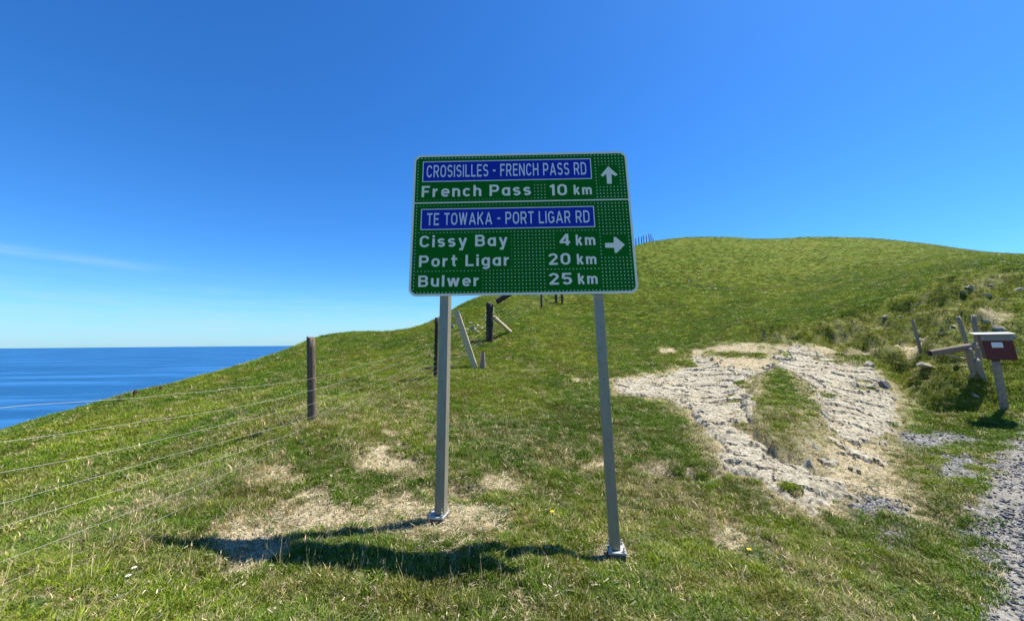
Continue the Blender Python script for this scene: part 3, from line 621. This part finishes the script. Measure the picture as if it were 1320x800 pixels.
for i, a in enumerate([
 (1195, 483, 20, 6, 'flat pale stone lying below a dark hollow under the old fence rail', .5),
 (1284, 413, 15, 13, 'largest pale rock sticking out of the bank above the letterbox roof', .55),
 (1270, 408, 8, 6, 'small pale rock just left of the largest rock above the letterbox', 0),
 (1301, 417, 16, 7, 'low pale ledge of rock right of the largest rock above the letterbox', .3),
 (1240, 404, 7, 4, 'small pale stone in the bank above the two leaning fence posts', .5),
 (1222, 416, 12, 5, 'flat pale stone on the bank left of the leaning fence posts', .4),
 (1223, 428, 13, 4, 'thin slanting stone in the grass above the fallen rail', .6),
 (1311, 450, 6, 16, 'upright pale rock in shade close behind the right side of the letterbox', .1),
 (1312, 372, 9, 5, 'small rock high on the bank under the edge of the pasture', .3),
 (1294, 380, 8, 4, 'small pale chip of rock high on the bank left of the pasture edge', .4),
 (1255, 505, 14, 5, 'pale streak of stone at the foot of the bank left of the letterbox post', .7),
 (1118, 468, 14, 16, 'blocky outcrop corner at the upper right end of the bare rock', .2),
 (1140, 497, 14, 12, 'grey edged block at the right rim of the bare rock', .4),
 (990, 641, 9, 4, 'small brown stone in the turf below the bare rock', .1),
 (1128, 630, 12, 6, 'dark stone on the bare soil right of the bare rock', .2)]):
    rock(a[0], a[1], a[2], a[3], 100 + i, a[4], M_ROCKG if 'grey edged' in a[4] or 'dark' in a[4].split() [:1] else None, tilt=a[5])
for i, (px, py, w_, h_) in enumerate(((584, 424, 6, 5), (596, 430, 7, 5), (606, 419, 6, 4), (602, 427, 7, 4), (610, 426, 9, 6), (616, 422, 6, 4), (615, 430, 6, 4), (621, 425, 6, 3), (587, 418, 5, 3))):
    rock(px, py, w_ * 1.25, h_ * 1.2, 140 + i, 'one of the small pale stones heaped in the grass beyond the leaning timber', group='stones heaped beyond the leaning timber')
for i, (px, py, w_, h_) in enumerate(((1096, 646, 9, 5), (1104, 652, 8, 5), (1112, 645, 7, 4), (1100, 660, 8, 4), (1118, 656, 9, 4), (1124, 647, 6, 3), (1108, 664, 6, 3), (1090, 653, 6, 4), (1130, 662, 6, 3))):
    rock(px, py, w_, h_, 160 + i, 'one of the dark grey stones spilled at the lower tip of the bare rock', M_ROCKG, group='dark stones below the bare rock')

# bare rock face: a jointed sheet standing out of the soil, loose slabs on it
def cells(x, y, sx_, sy_, rot, seed):
    c, s_ = math.cos(rot), math.sin(rot); u, w = (x * c + y * s_) / sx_, (-x * s_ + y * c) / sy_
    u = u + fbm(x * 2.5, y * 2.5, seed, 3) * .9; w = w + fbm(x * 2.5, y * 2.5, seed + 5, 3) * .9
    iu, iw = np.floor(u), np.floor(w); f1 = np.full(len(x), 9.); f2 = f1.copy(); du = f1 * 0; dw = f1 * 0; id1 = f1 * 0; id2 = f1 * 0; t1 = f1 * 0
    for a in (-1, 0, 1):
        for b in (-1, 0, 1):
            cu_, cw = iu + a, iw + b; pu, pw = cu_ + _h(cu_, cw, seed), cw + _h(cu_, cw, seed + 1); d = np.hypot(u - pu, w - pw); new = d < f1
            f2 = np.where(new, f1, np.minimum(f2, d)); du = np.where(new, u - pu, du); dw = np.where(new, w - pw, dw)
            t1 = np.where(new, _h(cu_, cw, seed + 2), t1); id1 = np.where(new, _h(cu_, cw, seed + 3) - .5, id1); id2 = np.where(new, _h(cu_, cw, seed + 4) - .5, id2); f1 = np.minimum(f1, d)
    return du * sx_, dw * sy_, t1, id1, id2, f2 - f1
RALL = ROCK; bx0, by0 = RALL.min(0) - .3; bx1, by1 = RALL.max(0) + .3
bx1 = min(bx1, 9.5); by1 = min(by1, 13)
step = .024; xs, ys = np.arange(bx0, bx1, step), np.arange(by0, by1, step); XX, YY = np.meshgrid(xs, ys, indexing='ij'); rx, ry = XX.ravel(), YY.ravel()
rx = rx + (_h(rx*31, ry*17, 1) - .5) * .018; ry = ry + (_h(rx*13, ry*29, 2) - .5) * .018
sa = sdf(ROCK, rx, ry); keep = sa < .45
sa = np.full(len(rx), 9.); MK = masks(rx[keep], ry[keep]); sa[keep] = MK['sa']; keep &= sa < .10
lz = np.zeros(len(rx))
lz[keep] = land(rx[keep], ry[keep])
x_, y_ = rx[keep], ry[keep]
a1 = cells(x_, y_, .75, .30, -.5, 61); a2 = cells(x_, y_, .26, .085, -.45, 71)
zz = .045 + a1[3] * a1[0] * .12 + a1[4] * a1[1] * .12 + a1[2] * .04 - ss(.05, 0, a1[5]) * .06
zz += a2[3] * a2[0] * .12 + a2[4] * a2[1] * .16 + a2[2] * .014 - ss(.06, 0, a2[5]) * .022
zz += fbm(x_ * 9, y_ * 20, 77, 4) * .024 + fbm(x_ * 1.5, y_ * 1.5, 78, 3) * .08 + np.abs(fbm(x_ * 5, y_ * 12, 79, 3)) * .025
zz = zz * ss(.06, -.22, sa[keep]) - ss(-.06, .08, sa[keep]) * .09
rz_ = lz.copy(); rz_[keep] += zz
ii = np.full(len(rx), -1); ii[keep] = np.arange(keep.sum()); I2 = ii.reshape(XX.shape)
q = np.stack([I2[:-1, :-1], I2[1:, :-1], I2[1:, 1:], I2[:-1, 1:]], -1).reshape(-1, 4); q = q[(q >= 0).all(1)]
M_OUT = mat('bare_schist', (.5, .46, .38), .9, 0, .2); g = G(M_OUT); v = g.obj()
n5 = g.noise(v, 5, 6, .7, (1, 2.6, 1)); n6 = g.noise(v, 30, 5, .75, (1, 2.8, 1)); n7 = g.noise(v, 1.6, 4, .6)
cc = g.mix(g.ramp(n6, [(.36, (0,)*3), (.50, (1,)*3)]), (.21, .18, .12), g.ramp(n5, [(.34, (.35, .30, .20)), (.60, (.56, .505, .37))]))
crk = g.noise(v, 5.5, 7, .72, (1, 3.0, 1)); crk = g.math('ABSOLUTE', g.math('SUBTRACT', crk, .5)); crkm = g.ramp(crk, [(.0, (1,)*3), (.009, (0,)*3)])
cc = g.mix(g.math('MULTIPLY', crkm, .6), cc, (.09, .075, .05))
cc = g.mix(g.math('MULTIPLY', g.ramp(n7, [(.5, (0,)*3), (.66, (1,)*3)]), .5), cc, (.42, .34, .21))
g.col(cc); g.bump(g.math('SUBTRACT', g.math('ADD', n6, g.math('MULTIPLY', n5, .6)), crkm), .9, .025)
outc = add_mesh('rock_outcrop', np.stack([x_, y_, rz_[keep]], 1), [tuple(map(int, r)) for r in q], M_OUT)
tag(outc, 'bare pale rock face broken into slabs in the grassy slope right of the sign', 'rock outcrop')

# ------------------------------------------------------------------ small plants that stand alone
def flower(px, py, head, hgt, label, cols, cat, group=None, petals=9):
    p = foot(px, py); rnd = random.Random(px); root = empty('flower', p); tag(root, label, cat, group)
    tube('stem', [(0, 0, -.02), (.004, 0, hgt * .5), (0, -.006, hgt)], .0022, M_STEM, root, 5)
    for k in range(petals):
        a = 2 * math.pi * k / petals + rnd.uniform(-.1, .1); c, s_ = math.cos(a), math.sin(a); w = head * .28
        vs_ = [(c*head*.2 - s_*w*.5, s_*head*.2 + c*w*.5, hgt), (c*head*.2 + s_*w*.5, s_*head*.2 - c*w*.5, hgt), (c*head*.7 + s_*w, s_*head*.7 - c*w, hgt + .004), (c*head, s_*head, hgt + .001), (c*head*.7 - s_*w, s_*head*.7 + c*w, hgt + .004)]
        o = add_mesh('petal', [(x, y - .006, z) for x, y, z in vs_], [(0, 1, 2, 3, 4)], cols[0], root); o.rotation_euler = (0, 0, 0)
    bm = bmesh.new(); bmesh.ops.create_icosphere(bm, subdivisions=2, radius=head * .3)
    for v_ in bm.verts: v_.co = Vector((v_.co.x, v_.co.y - .006, v_.co.z * .5 + hgt + .004))
    from_bm('flower_centre', bm, cols[1], root, True); return root
M_STEM = mat('green_stem', (.09, .14, .03), .7); M_YEL = mat('yellow_petal', (.80, .55, .01), .6); M_YELC = mat('yellow_centre', (.70, .38, .01), .8); M_WPET = mat('white_petal', (.80, .80, .76), .6)
flower(712, 672, .022, .085, 'yellow flower in the turf midway between the two sign posts', (M_YEL, M_YELC), 'flower')
flower(966, 716, .022, .06, 'yellow flower in the grass right of the right sign post', (M_YEL, M_YELC), 'flower')
flower(172, 743, .014, .05, 'upper of two white daisies in the grass left of the shadow', (M_WPET, M_YELC), 'flower')
flower(165, 751, .014, .04, 'lower of two white daisies in the grass left of the shadow', (M_WPET, M_YELC), 'flower')
flower(190, 704, .011, .03, 'white daisy just under the left end of the sign shadow', (M_WPET, M_YELC), 'flower')
def weed(px, py, hpx, n_, label, spread=.5):
    p = foot(px, py); k = depth(p) / FPX; rnd = random.Random(int(px * 7)); root = empty('dry_weed', p); tag(root, label, 'weed')
    for i in range(n_):
        h = hpx * k * rnd.uniform(.55, 1); a = rnd.uniform(0, 6.28); s_ = spread * rnd.random() * h
        pts = [(math.cos(a) * s_ * t * t, math.sin(a) * s_ * t * t, h * t - .05 * (1 - t)) for t in (0, .35, .7, 1)]; st_ = tube('stalk', pts, .004 + .003 * rnd.random(), M_WEED, root, 4)
        bm = bmesh.new(); bmesh.ops.create_icosphere(bm, subdivisions=1, radius=.02)
        for v_ in bm.verts: v_.co = Vector((v_.co.x, v_.co.y, v_.co.z * 1.6)) + Vector(pts[-1])
        from_bm('seed_head', bm, M_WEED, st_)
M_WEED = mat('dead_weed', (.07, .055, .03), .9)
weed(171, 514, 11, 7, 'clump of dry dark weeds standing on the skyline against the sea'); weed(152, 519, 8, 5, 'low dry weeds on the skyline left of the tallest clump')
weed(207, 503, 6, 4, 'low dry weeds on the skyline right of the tallest clump')

# ------------------------------------------------------------------ turf: blades scattered by numbers, one object per kind of cover
rng = np.random.default_rng(7)
def blade_mesh(name, nb, hmin, hmax, spread, width, lean, seed, curl=1.0, head=0.0):
    r = np.random.default_rng(seed); V, F, C_ = [], [], []
    for i in range(nb):
        a = r.uniform(0, 2*math.pi); d = spread * math.sqrt(r.random()); bx, by = d * math.cos(a), d * math.sin(a); h = r.uniform(hmin, hmax)
        la = r.uniform(0, 2*math.pi); ln = lean * h * r.uniform(.15, 1.1); w = width * r.uniform(.6, 1.2); fa = r.uniform(0, math.pi); wx_, wy_ = math.cos(fa) * w / 2, math.sin(fa) * w / 2
        b0 = len(V); c = r.random()
        for t, ww in ((0, 1), (.5, .85)):
            ox, oy = bx + math.cos(la) * ln * t**1.7, by + math.sin(la) * ln * t**1.7; z = h * (t - .25 * curl * t * t) - (.01 if t == 0 else 0)
            V += [(ox - wx_ * ww, oy - wy_ * ww, z), (ox + wx_ * ww, oy + wy_ * ww, z)]
        V.append((bx + math.cos(la) * ln, by + math.sin(la) * ln, h * (1 - .25 * curl))); F += [(b0, b0+1, b0+3, b0+2), (b0+2, b0+3, b0+4)]; C_ += [c] * 2
        if head:
            x, y, z = V[-1]; b0 = len(V); V += [(x-head, y, z-.01), (x+head, y, z-.01), (x, y, z+head*9), (x, y-head, z+.01), (x, y+head, z+.01)]
            F += [(b0, b0+1, b0+2), (b0+3, b0+4, b0+2)]; C_ += [c] * 2
    me = bpy.data.meshes.new(name); me.from_pydata(V, [], F); at = me.attributes.new('blade', 'FLOAT', 'FACE'); at.data.foreach_set('value', C_)
    return me
M_GRASS = bpy.data.materials.new('turf_blades'); M_GRASS.use_nodes = True; g = G(M_GRASS)
tint = g.attr('tint', 'INSTANCER').outputs['Color']; bl = g.attr('blade').outputs['Fac']
gc = g.mix(1.0, tint, g.ramp(bl, [(0, (.45, .52, .45)), (.5, (.95, .98, .9)), (.85, (1.3, 1.2, 1.2)), (1, (2.3, 1.75, 2.6))]), 'MULTIPLY')
g.col(gc); g.b.inputs['Roughness'].default_value = .55; g.b.inputs['Specular IOR Level'].default_value = .25
tr = g.n('ShaderNodeBsdfTranslucent'); g.l(gc, tr.inputs[0]); mxs = g.n('ShaderNodeMixShader'); mxs.inputs[0].default_value = .27
g.l(g.b.outputs[0], mxs.inputs[1]); g.l(tr.outputs[0], mxs.inputs[2]); g.l(mxs.outputs[0], g.t.nodes['Material Output'].inputs[0])
def scatter(name, label, meshes, m, P, rot, scl, pick, tint_):
    cl = bpy.data.collections.new(name + '_sources')
    for i, me in enumerate(meshes):
        if not me.materials: me.materials.append(m)
        cl.objects.link(bpy.data.objects.new('%s_%02d' % (name, i), me))
    me = bpy.data.meshes.new(name); me.vertices.add(len(P)); me.vertices.foreach_set('co', P.astype(np.float32).ravel())
    for nm, ty, dt, key in (('rot', 'FLOAT_VECTOR', rot, 'vector'), ('scl', 'FLOAT_VECTOR', scl, 'vector'), ('pick', 'INT', pick, 'value'), ('tint', 'FLOAT_COLOR', np.c_[tint_, np.ones(len(P))], 'color')):
        a = me.attributes.new(nm, ty, 'POINT'); a.data.foreach_set(key, dt.astype(np.int32 if ty == 'INT' else np.float32).ravel())
    o = bpy.data.objects.new(name, me); COL.objects.link(o); o['kind'] = 'stuff'; o['label'] = label
    gt = bpy.data.node_groups.new(name, 'GeometryNodeTree'); gt.interface.new_socket('Geometry', in_out='INPUT', socket_type='NodeSocketGeometry'); gt.interface.new_socket('Geometry', in_out='OUTPUT', socket_type='NodeSocketGeometry')
    gi, go = gt.nodes.new('NodeGroupInput'), gt.nodes.new('NodeGroupOutput'); ip = gt.nodes.new('GeometryNodeInstanceOnPoints'); ci = gt.nodes.new('GeometryNodeCollectionInfo')
    ci.inputs['Collection'].default_value = cl; ci.inputs['Separate Children'].default_value = True; ci.inputs['Reset Children'].default_value = True; ip.inputs['Pick Instance'].default_value = True
    def na(nm, ty):
        n_ = gt.nodes.new('GeometryNodeInputNamedAttribute'); n_.data_type = ty; n_.inputs['Name'].default_value = nm; return n_.outputs['Attribute']
    k = gt.links.new; k(gi.outputs[0], ip.inputs['Points']); k(ci.outputs[0], ip.inputs['Instance']); k(na('pick', 'INT'), ip.inputs['Instance Index']); k(na('rot', 'FLOAT_VECTOR'), ip.inputs['Rotation']); k(na('scl', 'FLOAT_VECTOR'), ip.inputs['Scale']); k(ip.outputs[0], go.inputs[0])
    o.modifiers.new('scatter', 'NODES').node_group = gt; return o
def sample(n_, r0, r1, half=68):
    r = r0 * (r1 / r0) ** rng.random(n_); a = np.radians(rng.uniform(-half, half, n_)); return r * np.sin(a), r * np.cos(a), r
def seg_d(x, y, a, b):
    e = np.array([b[0]-a[0], b[1]-a[1]]); h = np.clip(((x-a[0])*e[0] + (y-a[1])*e[1]) / (e @ e), 0, 1); return np.hypot(x-a[0]-e[0]*h, y-a[1]-e[1]*h)
def cover(n_, r0, r1):
    x, y, r = sample(n_, r0, r1); M = masks(x, y); z = land(x, y, M); return x, y, r, z, M
GREEN, YGREEN, OLIVE, STRAW, DEEP = (np.array(c) for c in ((.120, .205, .012), (.195, .262, .016), (.185, .165, .030), (.58, .50, .25), (.070, .130, .010)))
def tints(x, y, r, M, dry=0.):
    a = ss(-.1, .14, fbm(x * .5, y * .5, 51, 4))[:, None]; b = ss(-.02, .2, fbm(x * 2.2, y * 2.2, 55, 4))[:, None]; c = ss(.0, .2, fbm(x * 1.1, y * 1.1, 58, 4))[:, None]
    t = GREEN * (1 - a) + YGREEN * a; t = t * (1 - b * .55) + OLIVE * b * .55; t = t * (1 - c * .5) + DEEP * c * .5
    s_ = np.clip(M['dirt'] * 1.3 + .10 + .10 * ss(9, 4, r) + dry + ss(.0, .25, fbm(x * 1.3 + 5, y * 1.3, 63, 4)) * (.12 + .28 * ss(12, 5, r)), 0, 1) ; s_ = (rng.random(len(x)) < s_ * (.75 - .5 * ss(7, 20, r) * (1 - M['dirt'])))[:, None]
    t = np.where(s_, STRAW * rng.uniform(.6, 1.1, (len(x), 1)), t)
    bk = M['bank'][:, None] * .55; t = t * (1 - bk) + np.array((.215, .215, .020)) * bk
    v_ = .27 - .17 * ss(6, 20, r)[:, None]; return t * (1 + v_ * rng.uniform(-1, 1, (len(x), 1)))
T_SHORT = [blade_mesh('turf_tuft', 26, .014, .042, .045, .0046, 1.1, s) for s in range(5)] + [blade_mesh('turf_tuft', 20, .025, .065, .035, .0042, 1.0, 10 + s) for s in range(2)]
x, y, r, z, M = cover(300000, 1.7, 62)
bare = np.clip(np.maximum.reduce([M['dirt'] * .86, M['rock'] * .99, M['gravel'] * .97, M['road'] * 1.0]), 0, 1)
dens = ss(-.25, .05, fbm(x * 3.1, y * 3.1, 33, 3) + .12) * (1 - ss(7, 3, r) * ss(.05, -.18, fbm(x * 11, y * 11, 36, 2)) * .75)
k = rng.random(len(x)) < (1 - bare) * (.45 + .55 * dens); x, y, r, z = x[k], y[k], r[k], z[k]; M = {a: b[k] for a, b in M.items()}
s = (1 + np.maximum(0, r - 4.0) / 9.0) ; s = np.minimum(s, 3.6) * rng.uniform(.65, 1.25, len(x)) * (1 - .45 * M['dirt']) * (1 + 1.3 * ss(14, 4, r) * fbm(x * 7, y * 7, 37, 2))
hs_ = s / (1 + np.maximum(0, r - 6) / 22) * (1 - .15 * M['bank'])
rot = np.c_[rng.normal(0, .12, (len(x), 2)), rng.uniform(0, 6.28, len(x))]
scatter('turf', 'short green pasture grass covering the hillside', T_SHORT, M_GRASS, np.c_[x, y, z], rot, np.c_[s, s, hs_], rng.integers(0, len(T_SHORT), len(x)), tints(x, y, r, M))
# rank grass along the fence and on the bank, dead stems among it
T_LONG = [blade_mesh('rank_tuft', 22, .10, .24, .06, .0042, .8, 30 + s_, 1.2) for s_ in range(4)]
x, y, r, z, M = cover(90000, 2.0, 30)
fd = np.minimum(seg_d(x, y, A0, A1), seg_d(x, y, A1, A2)); fd = np.minimum(fd, seg_d(x, y, A2, A3)); pl_ = np.hypot(x - pf.x, y - pf.y)
want = np.exp(-(fd / .42) ** 2) * .75 + np.exp(-(pl_ / .5) ** 2) * .3 + M['bank'] * .09 * ss(-.05, .15, fbm(x * 1.4, y * 1.4, 91, 3)) + .010
k = rng.random(len(x)) < want * (1 - np.clip(np.maximum.reduce([M['dirt'] * .6, M['rock'], M['gravel'], M['road']]), 0, 1)); x, y, r, z = x[k], y[k], r[k], z[k]; fd = fd[k]; M = {a: b[k] for a, b in M.items()}
s = rng.uniform(.35, .85, len(x)) * (.62 + .38 * ss(2.5, 6, r)) * (1 + np.maximum(0, r - 6) / 18) * (1 - .35 * M['bank'])
scatter('rank_grass', 'longer tufts of grass with dead stems along the fence and on the bank', T_LONG, M_GRASS, np.c_[x, y, z], np.c_[rng.normal(0, .15, (len(x), 2)), rng.uniform(0, 6.28, len(x))], np.c_[s, s, s * rng.uniform(.6, 1.1, len(x))], rng.integers(0, 4, len(x)), tints(x, y, r, M, dry=.20))
# seed stalks standing up through the short turf close to the camera
T_SEED = [blade_mesh('seed_stalk', 3, .12, .24, .03, .0022, .35, 60 + s_, .3, .0028) for s_ in range(4)]
x, y, r, z, M = cover(7000, 1.9, 9); k = rng.random(len(x)) < (.16 + .5 * (np.exp(-((x + .9) / 1.3) ** 2 - ((y - 2.85) / .35) ** 2))) * (1 - np.maximum(M['rock'], M['road'])) ; x, y, r, z = x[k], y[k], r[k], z[k]
s = rng.uniform(.35, .95, len(x)); scatter('seed_grass', 'thin dry seed stalks standing up through the turf', T_SEED, M_GRASS, np.c_[x, y, z], np.c_[rng.normal(0, .12, (len(x), 2)), rng.uniform(0, 6.28, len(x))], np.c_[s, s, s], rng.integers(0, 4, len(x)), STRAW * rng.uniform(.6, 1.15, (len(x), 1)))
# dead blades lying flat over soil and turf
T_LIT = []
for q_ in range(4):
    r_ = np.random.default_rng(300 + q_); V, F = [], []
    for i in range(9):
        cx_, cy_ = r_.normal(0, .05, 2); a = r_.uniform(0, 6.28); L_ = r_.uniform(.015, .05); w = .0018; c, s_ = math.cos(a), math.sin(a); z0 = r_.uniform(.002, .012); b0 = len(V)
        V += [(cx_ - s_*w, cy_ + c*w, z0), (cx_ + s_*w, cy_ - c*w, z0), (cx_ + c*L_ + s_*w, cy_ + s_*L_ - c*w, z0 + r_.uniform(-.004, .012)), (cx_ + c*L_ - s_*w, cy_ + s_*L_ + c*w, z0 + .004)]; F.append((b0, b0+1, b0+2, b0+3))
    me = bpy.data.meshes.new('dead_blades'); me.from_pydata(V, [], F); at = me.attributes.new('blade', 'FLOAT', 'FACE'); at.data.foreach_set('value', list(r_.random(len(F)) * .9)); T_LIT.append(me)
x, y, r, z, M = cover(26000, 1.7, 10); k = rng.random(len(x)) < (.15 + M['dirt'] * .85) * (1 - M['rock']) * (1 - M['gravel'] * .9); x, y, r, z = x[k], y[k], r[k], z[k]
s = rng.uniform(.6, 1.3, len(x)); scatter('dead_grass', 'dead grass blades lying flat on the soil and turf', T_LIT, M_GRASS, np.c_[x, y, z + .004], np.c_[rng.normal(0, .1, (len(x), 2)), rng.uniform(0, 6.28, len(x))], np.c_[s, s, s], rng.integers(0, 4, len(x)), np.array((.56, .50, .32)) * rng.uniform(.45, 1.2, (len(x), 1)))
# flat broad leaves of weeds and clover low in the turf
def leaf_mesh(name, n_, rad, seed):
    r_ = np.random.default_rng(seed); V, F = [], []
    for i in range(n_):
        a = 2*math.pi*i/n_ + r_.uniform(-.3, .3); L_ = rad * r_.uniform(.6, 1.1); w = L_ * .22; c, s_ = math.cos(a), math.sin(a); h = L_ * r_.uniform(.15, .5); b0 = len(V)
        V += [(c*.1*L_, s_*.1*L_, .004), (c*.5*L_ - s_*w, s_*.5*L_ + c*w, h*.8), (c*L_, s_*L_, h*.7), (c*.5*L_ + s_*w, s_*.5*L_ - c*w, h*.8)]; F.append((b0, b0+3, b0+2, b0+1))
    me = bpy.data.meshes.new(name); me.from_pydata(V, [], F); at = me.attributes.new('blade', 'FLOAT', 'FACE'); at.data.foreach_set('value', list(r_.random(len(F)) * .8)); return me
T_LEAF = [leaf_mesh('broadleaf', 9, .035, s_) for s_ in range(4)]
x, y, r, z, M = cover(30000, 1.7, 12); k = rng.random(len(x)) < ss(.02, .2, fbm(x * 1.6 + 9, y * 1.6, 81, 3)) * .8 * (1 - np.maximum.reduce([M['rock'], M['road'], M['gravel'], M['dirt'] * .8])); x, y, r, z = x[k], y[k], r[k], z[k]
s = rng.uniform(.4, 1.2, len(x)); scatter('broadleaf_weeds', 'low broad leaved weeds growing in the turf', T_LEAF, M_GRASS, np.c_[x, y, z + .012], np.c_[rng.normal(0, .2, (len(x), 2)), rng.uniform(0, 6.28, len(x))], np.c_[s, s, s], rng.integers(0, 4, len(x)), np.array((.075, .125, .022)) * rng.uniform(.7, 1.3, (len(x), 1)))

# ------------------------------------------------------------------ loose gravel on the road and its verge, crumbs of soil on the bare patches
def pebble(name, seed):
    bm = stone_bm(1, .75, .5, seed, 12); bmesh.ops.dissolve_limit(bm, angle_limit=.12, verts=bm.verts, edges=bm.edges); bmesh.ops.triangulate(bm, faces=bm.faces)
    me = bpy.data.meshes.new(name); bm.to_mesh(me); bm.free(); return me
def gmat(name, noise_s):
    m = mat(name, (.3, .3, .3), .85, 0, .3); g_ = G(m); g_.col(g_.mix(g_.math('MULTIPLY', g_.noise(g_.obj(), noise_s, 4, .7), .9), g_.attr('tint', 'INSTANCER').outputs['Color'], (.08, .08, .075), 'MIX')); return m
M_GRAV, M_CRUMB = gmat('gravel_stone', 1.3), gmat('soil_crumb', 1.5)
PEB = [pebble('pebble', 200 + i) for i in range(6)]
x, y, r, z, M = cover(420000, 2.4, 22); edge = np.clip(M['road'] * 1.0 + (M['gravel'] - M['road']) * .75, 0, 1) * (.25 + .75 * ss(-.2, .1, fbm(x*1.5, y*1.5, 95, 3)))
k = (rng.random(len(x)) < edge) ; x, y, r, z = x[k], y[k], r[k], z[k]
s = (.005 + .021 * rng.random(len(x)) ** 2.5) * (1 + np.maximum(0, r - 5) / 9); cb = np.array([(.15, .155, .16), (.28, .28, .27), (.46, .44, .40), (.36, .31, .23), (.07, .073, .078)])[rng.choice(5, len(x), p=[.32, .28, .16, .12, .12])]
scatter('gravel', 'loose blue grey gravel on the road edge and verge', PEB, M_GRAV, np.c_[x, y, z + s * .25], rng.uniform(0, 6.28, (len(x), 3)) * (.12, .12, 1), np.c_[s, s, s] * rng.uniform(.7, 1.3, (len(x), 3)), rng.integers(0, 6, len(x)), cb)
PEB3 = [me.copy() for me in PEB]
for me in PEB3: me.materials.clear(); me.materials.append(M_ROCK)
x, y, r, z, M = cover(60000, 6, 26); k = rng.random(len(x)) < M['bank'] * ss(.06, .2, fbm(x * .9 + 3, y * 1.3, 188, 3)) * .26 * (1 - M['rock']); x, y, r, z = x[k], y[k], r[k], z[k]
P = np.c_[x, y, z]; qd = march(912, 369); n_ = 46; ax, ay = qd[0] + rng.normal(0, .5, n_), qd[1] + rng.normal(0, 1.0, n_); P = np.vstack([P, np.c_[ax, ay, land(ax, ay)]])
s = .02 + .12 * rng.random(len(P)) ** 3; scatter('bank_rubble', 'broken pale stones strewn over the rough bank and a scrape on the hill', PEB3, M_ROCK, P, rng.uniform(0, 6.28, (len(P), 3)) * (.15, .15, 1), np.c_[s * 1.4, s, s] * rng.uniform(.7, 1.4, (len(P), 3)), rng.integers(0, 6, len(P)), np.full((len(P), 3), .4))
PEB2 = [me.copy() for me in PEB]
for me in PEB2: me.materials.clear()
x, y, r, z, M = cover(260000, 1.7, 16); k = rng.random(len(x)) < M['dirt'] * .8 * (1 - M['rock']) * (1 - M['gravel']); x, y, r, z = x[k], y[k], r[k], z[k]
s = .0025 + .010 * rng.random(len(x)) ** 3 + np.maximum(0, r - 5) * .0006; cb = np.array([(.46, .39, .25), (.34, .27, .16), (.60, .53, .38), (.19, .14, .09)])[rng.choice(4, len(x), p=[.4, .25, .25, .1])]
scatter('soil_crumbs', 'crumbs of pale soil and stone chips on the bare patches', PEB2, M_CRUMB, np.c_[x, y, z + s * .2], rng.uniform(0, 6.28, (len(x), 3)) * (.2, .2, 1), np.c_[s, s, s] * rng.uniform(.7, 1.5, (len(x), 3)), rng.integers(0, 6, len(x)), cb)
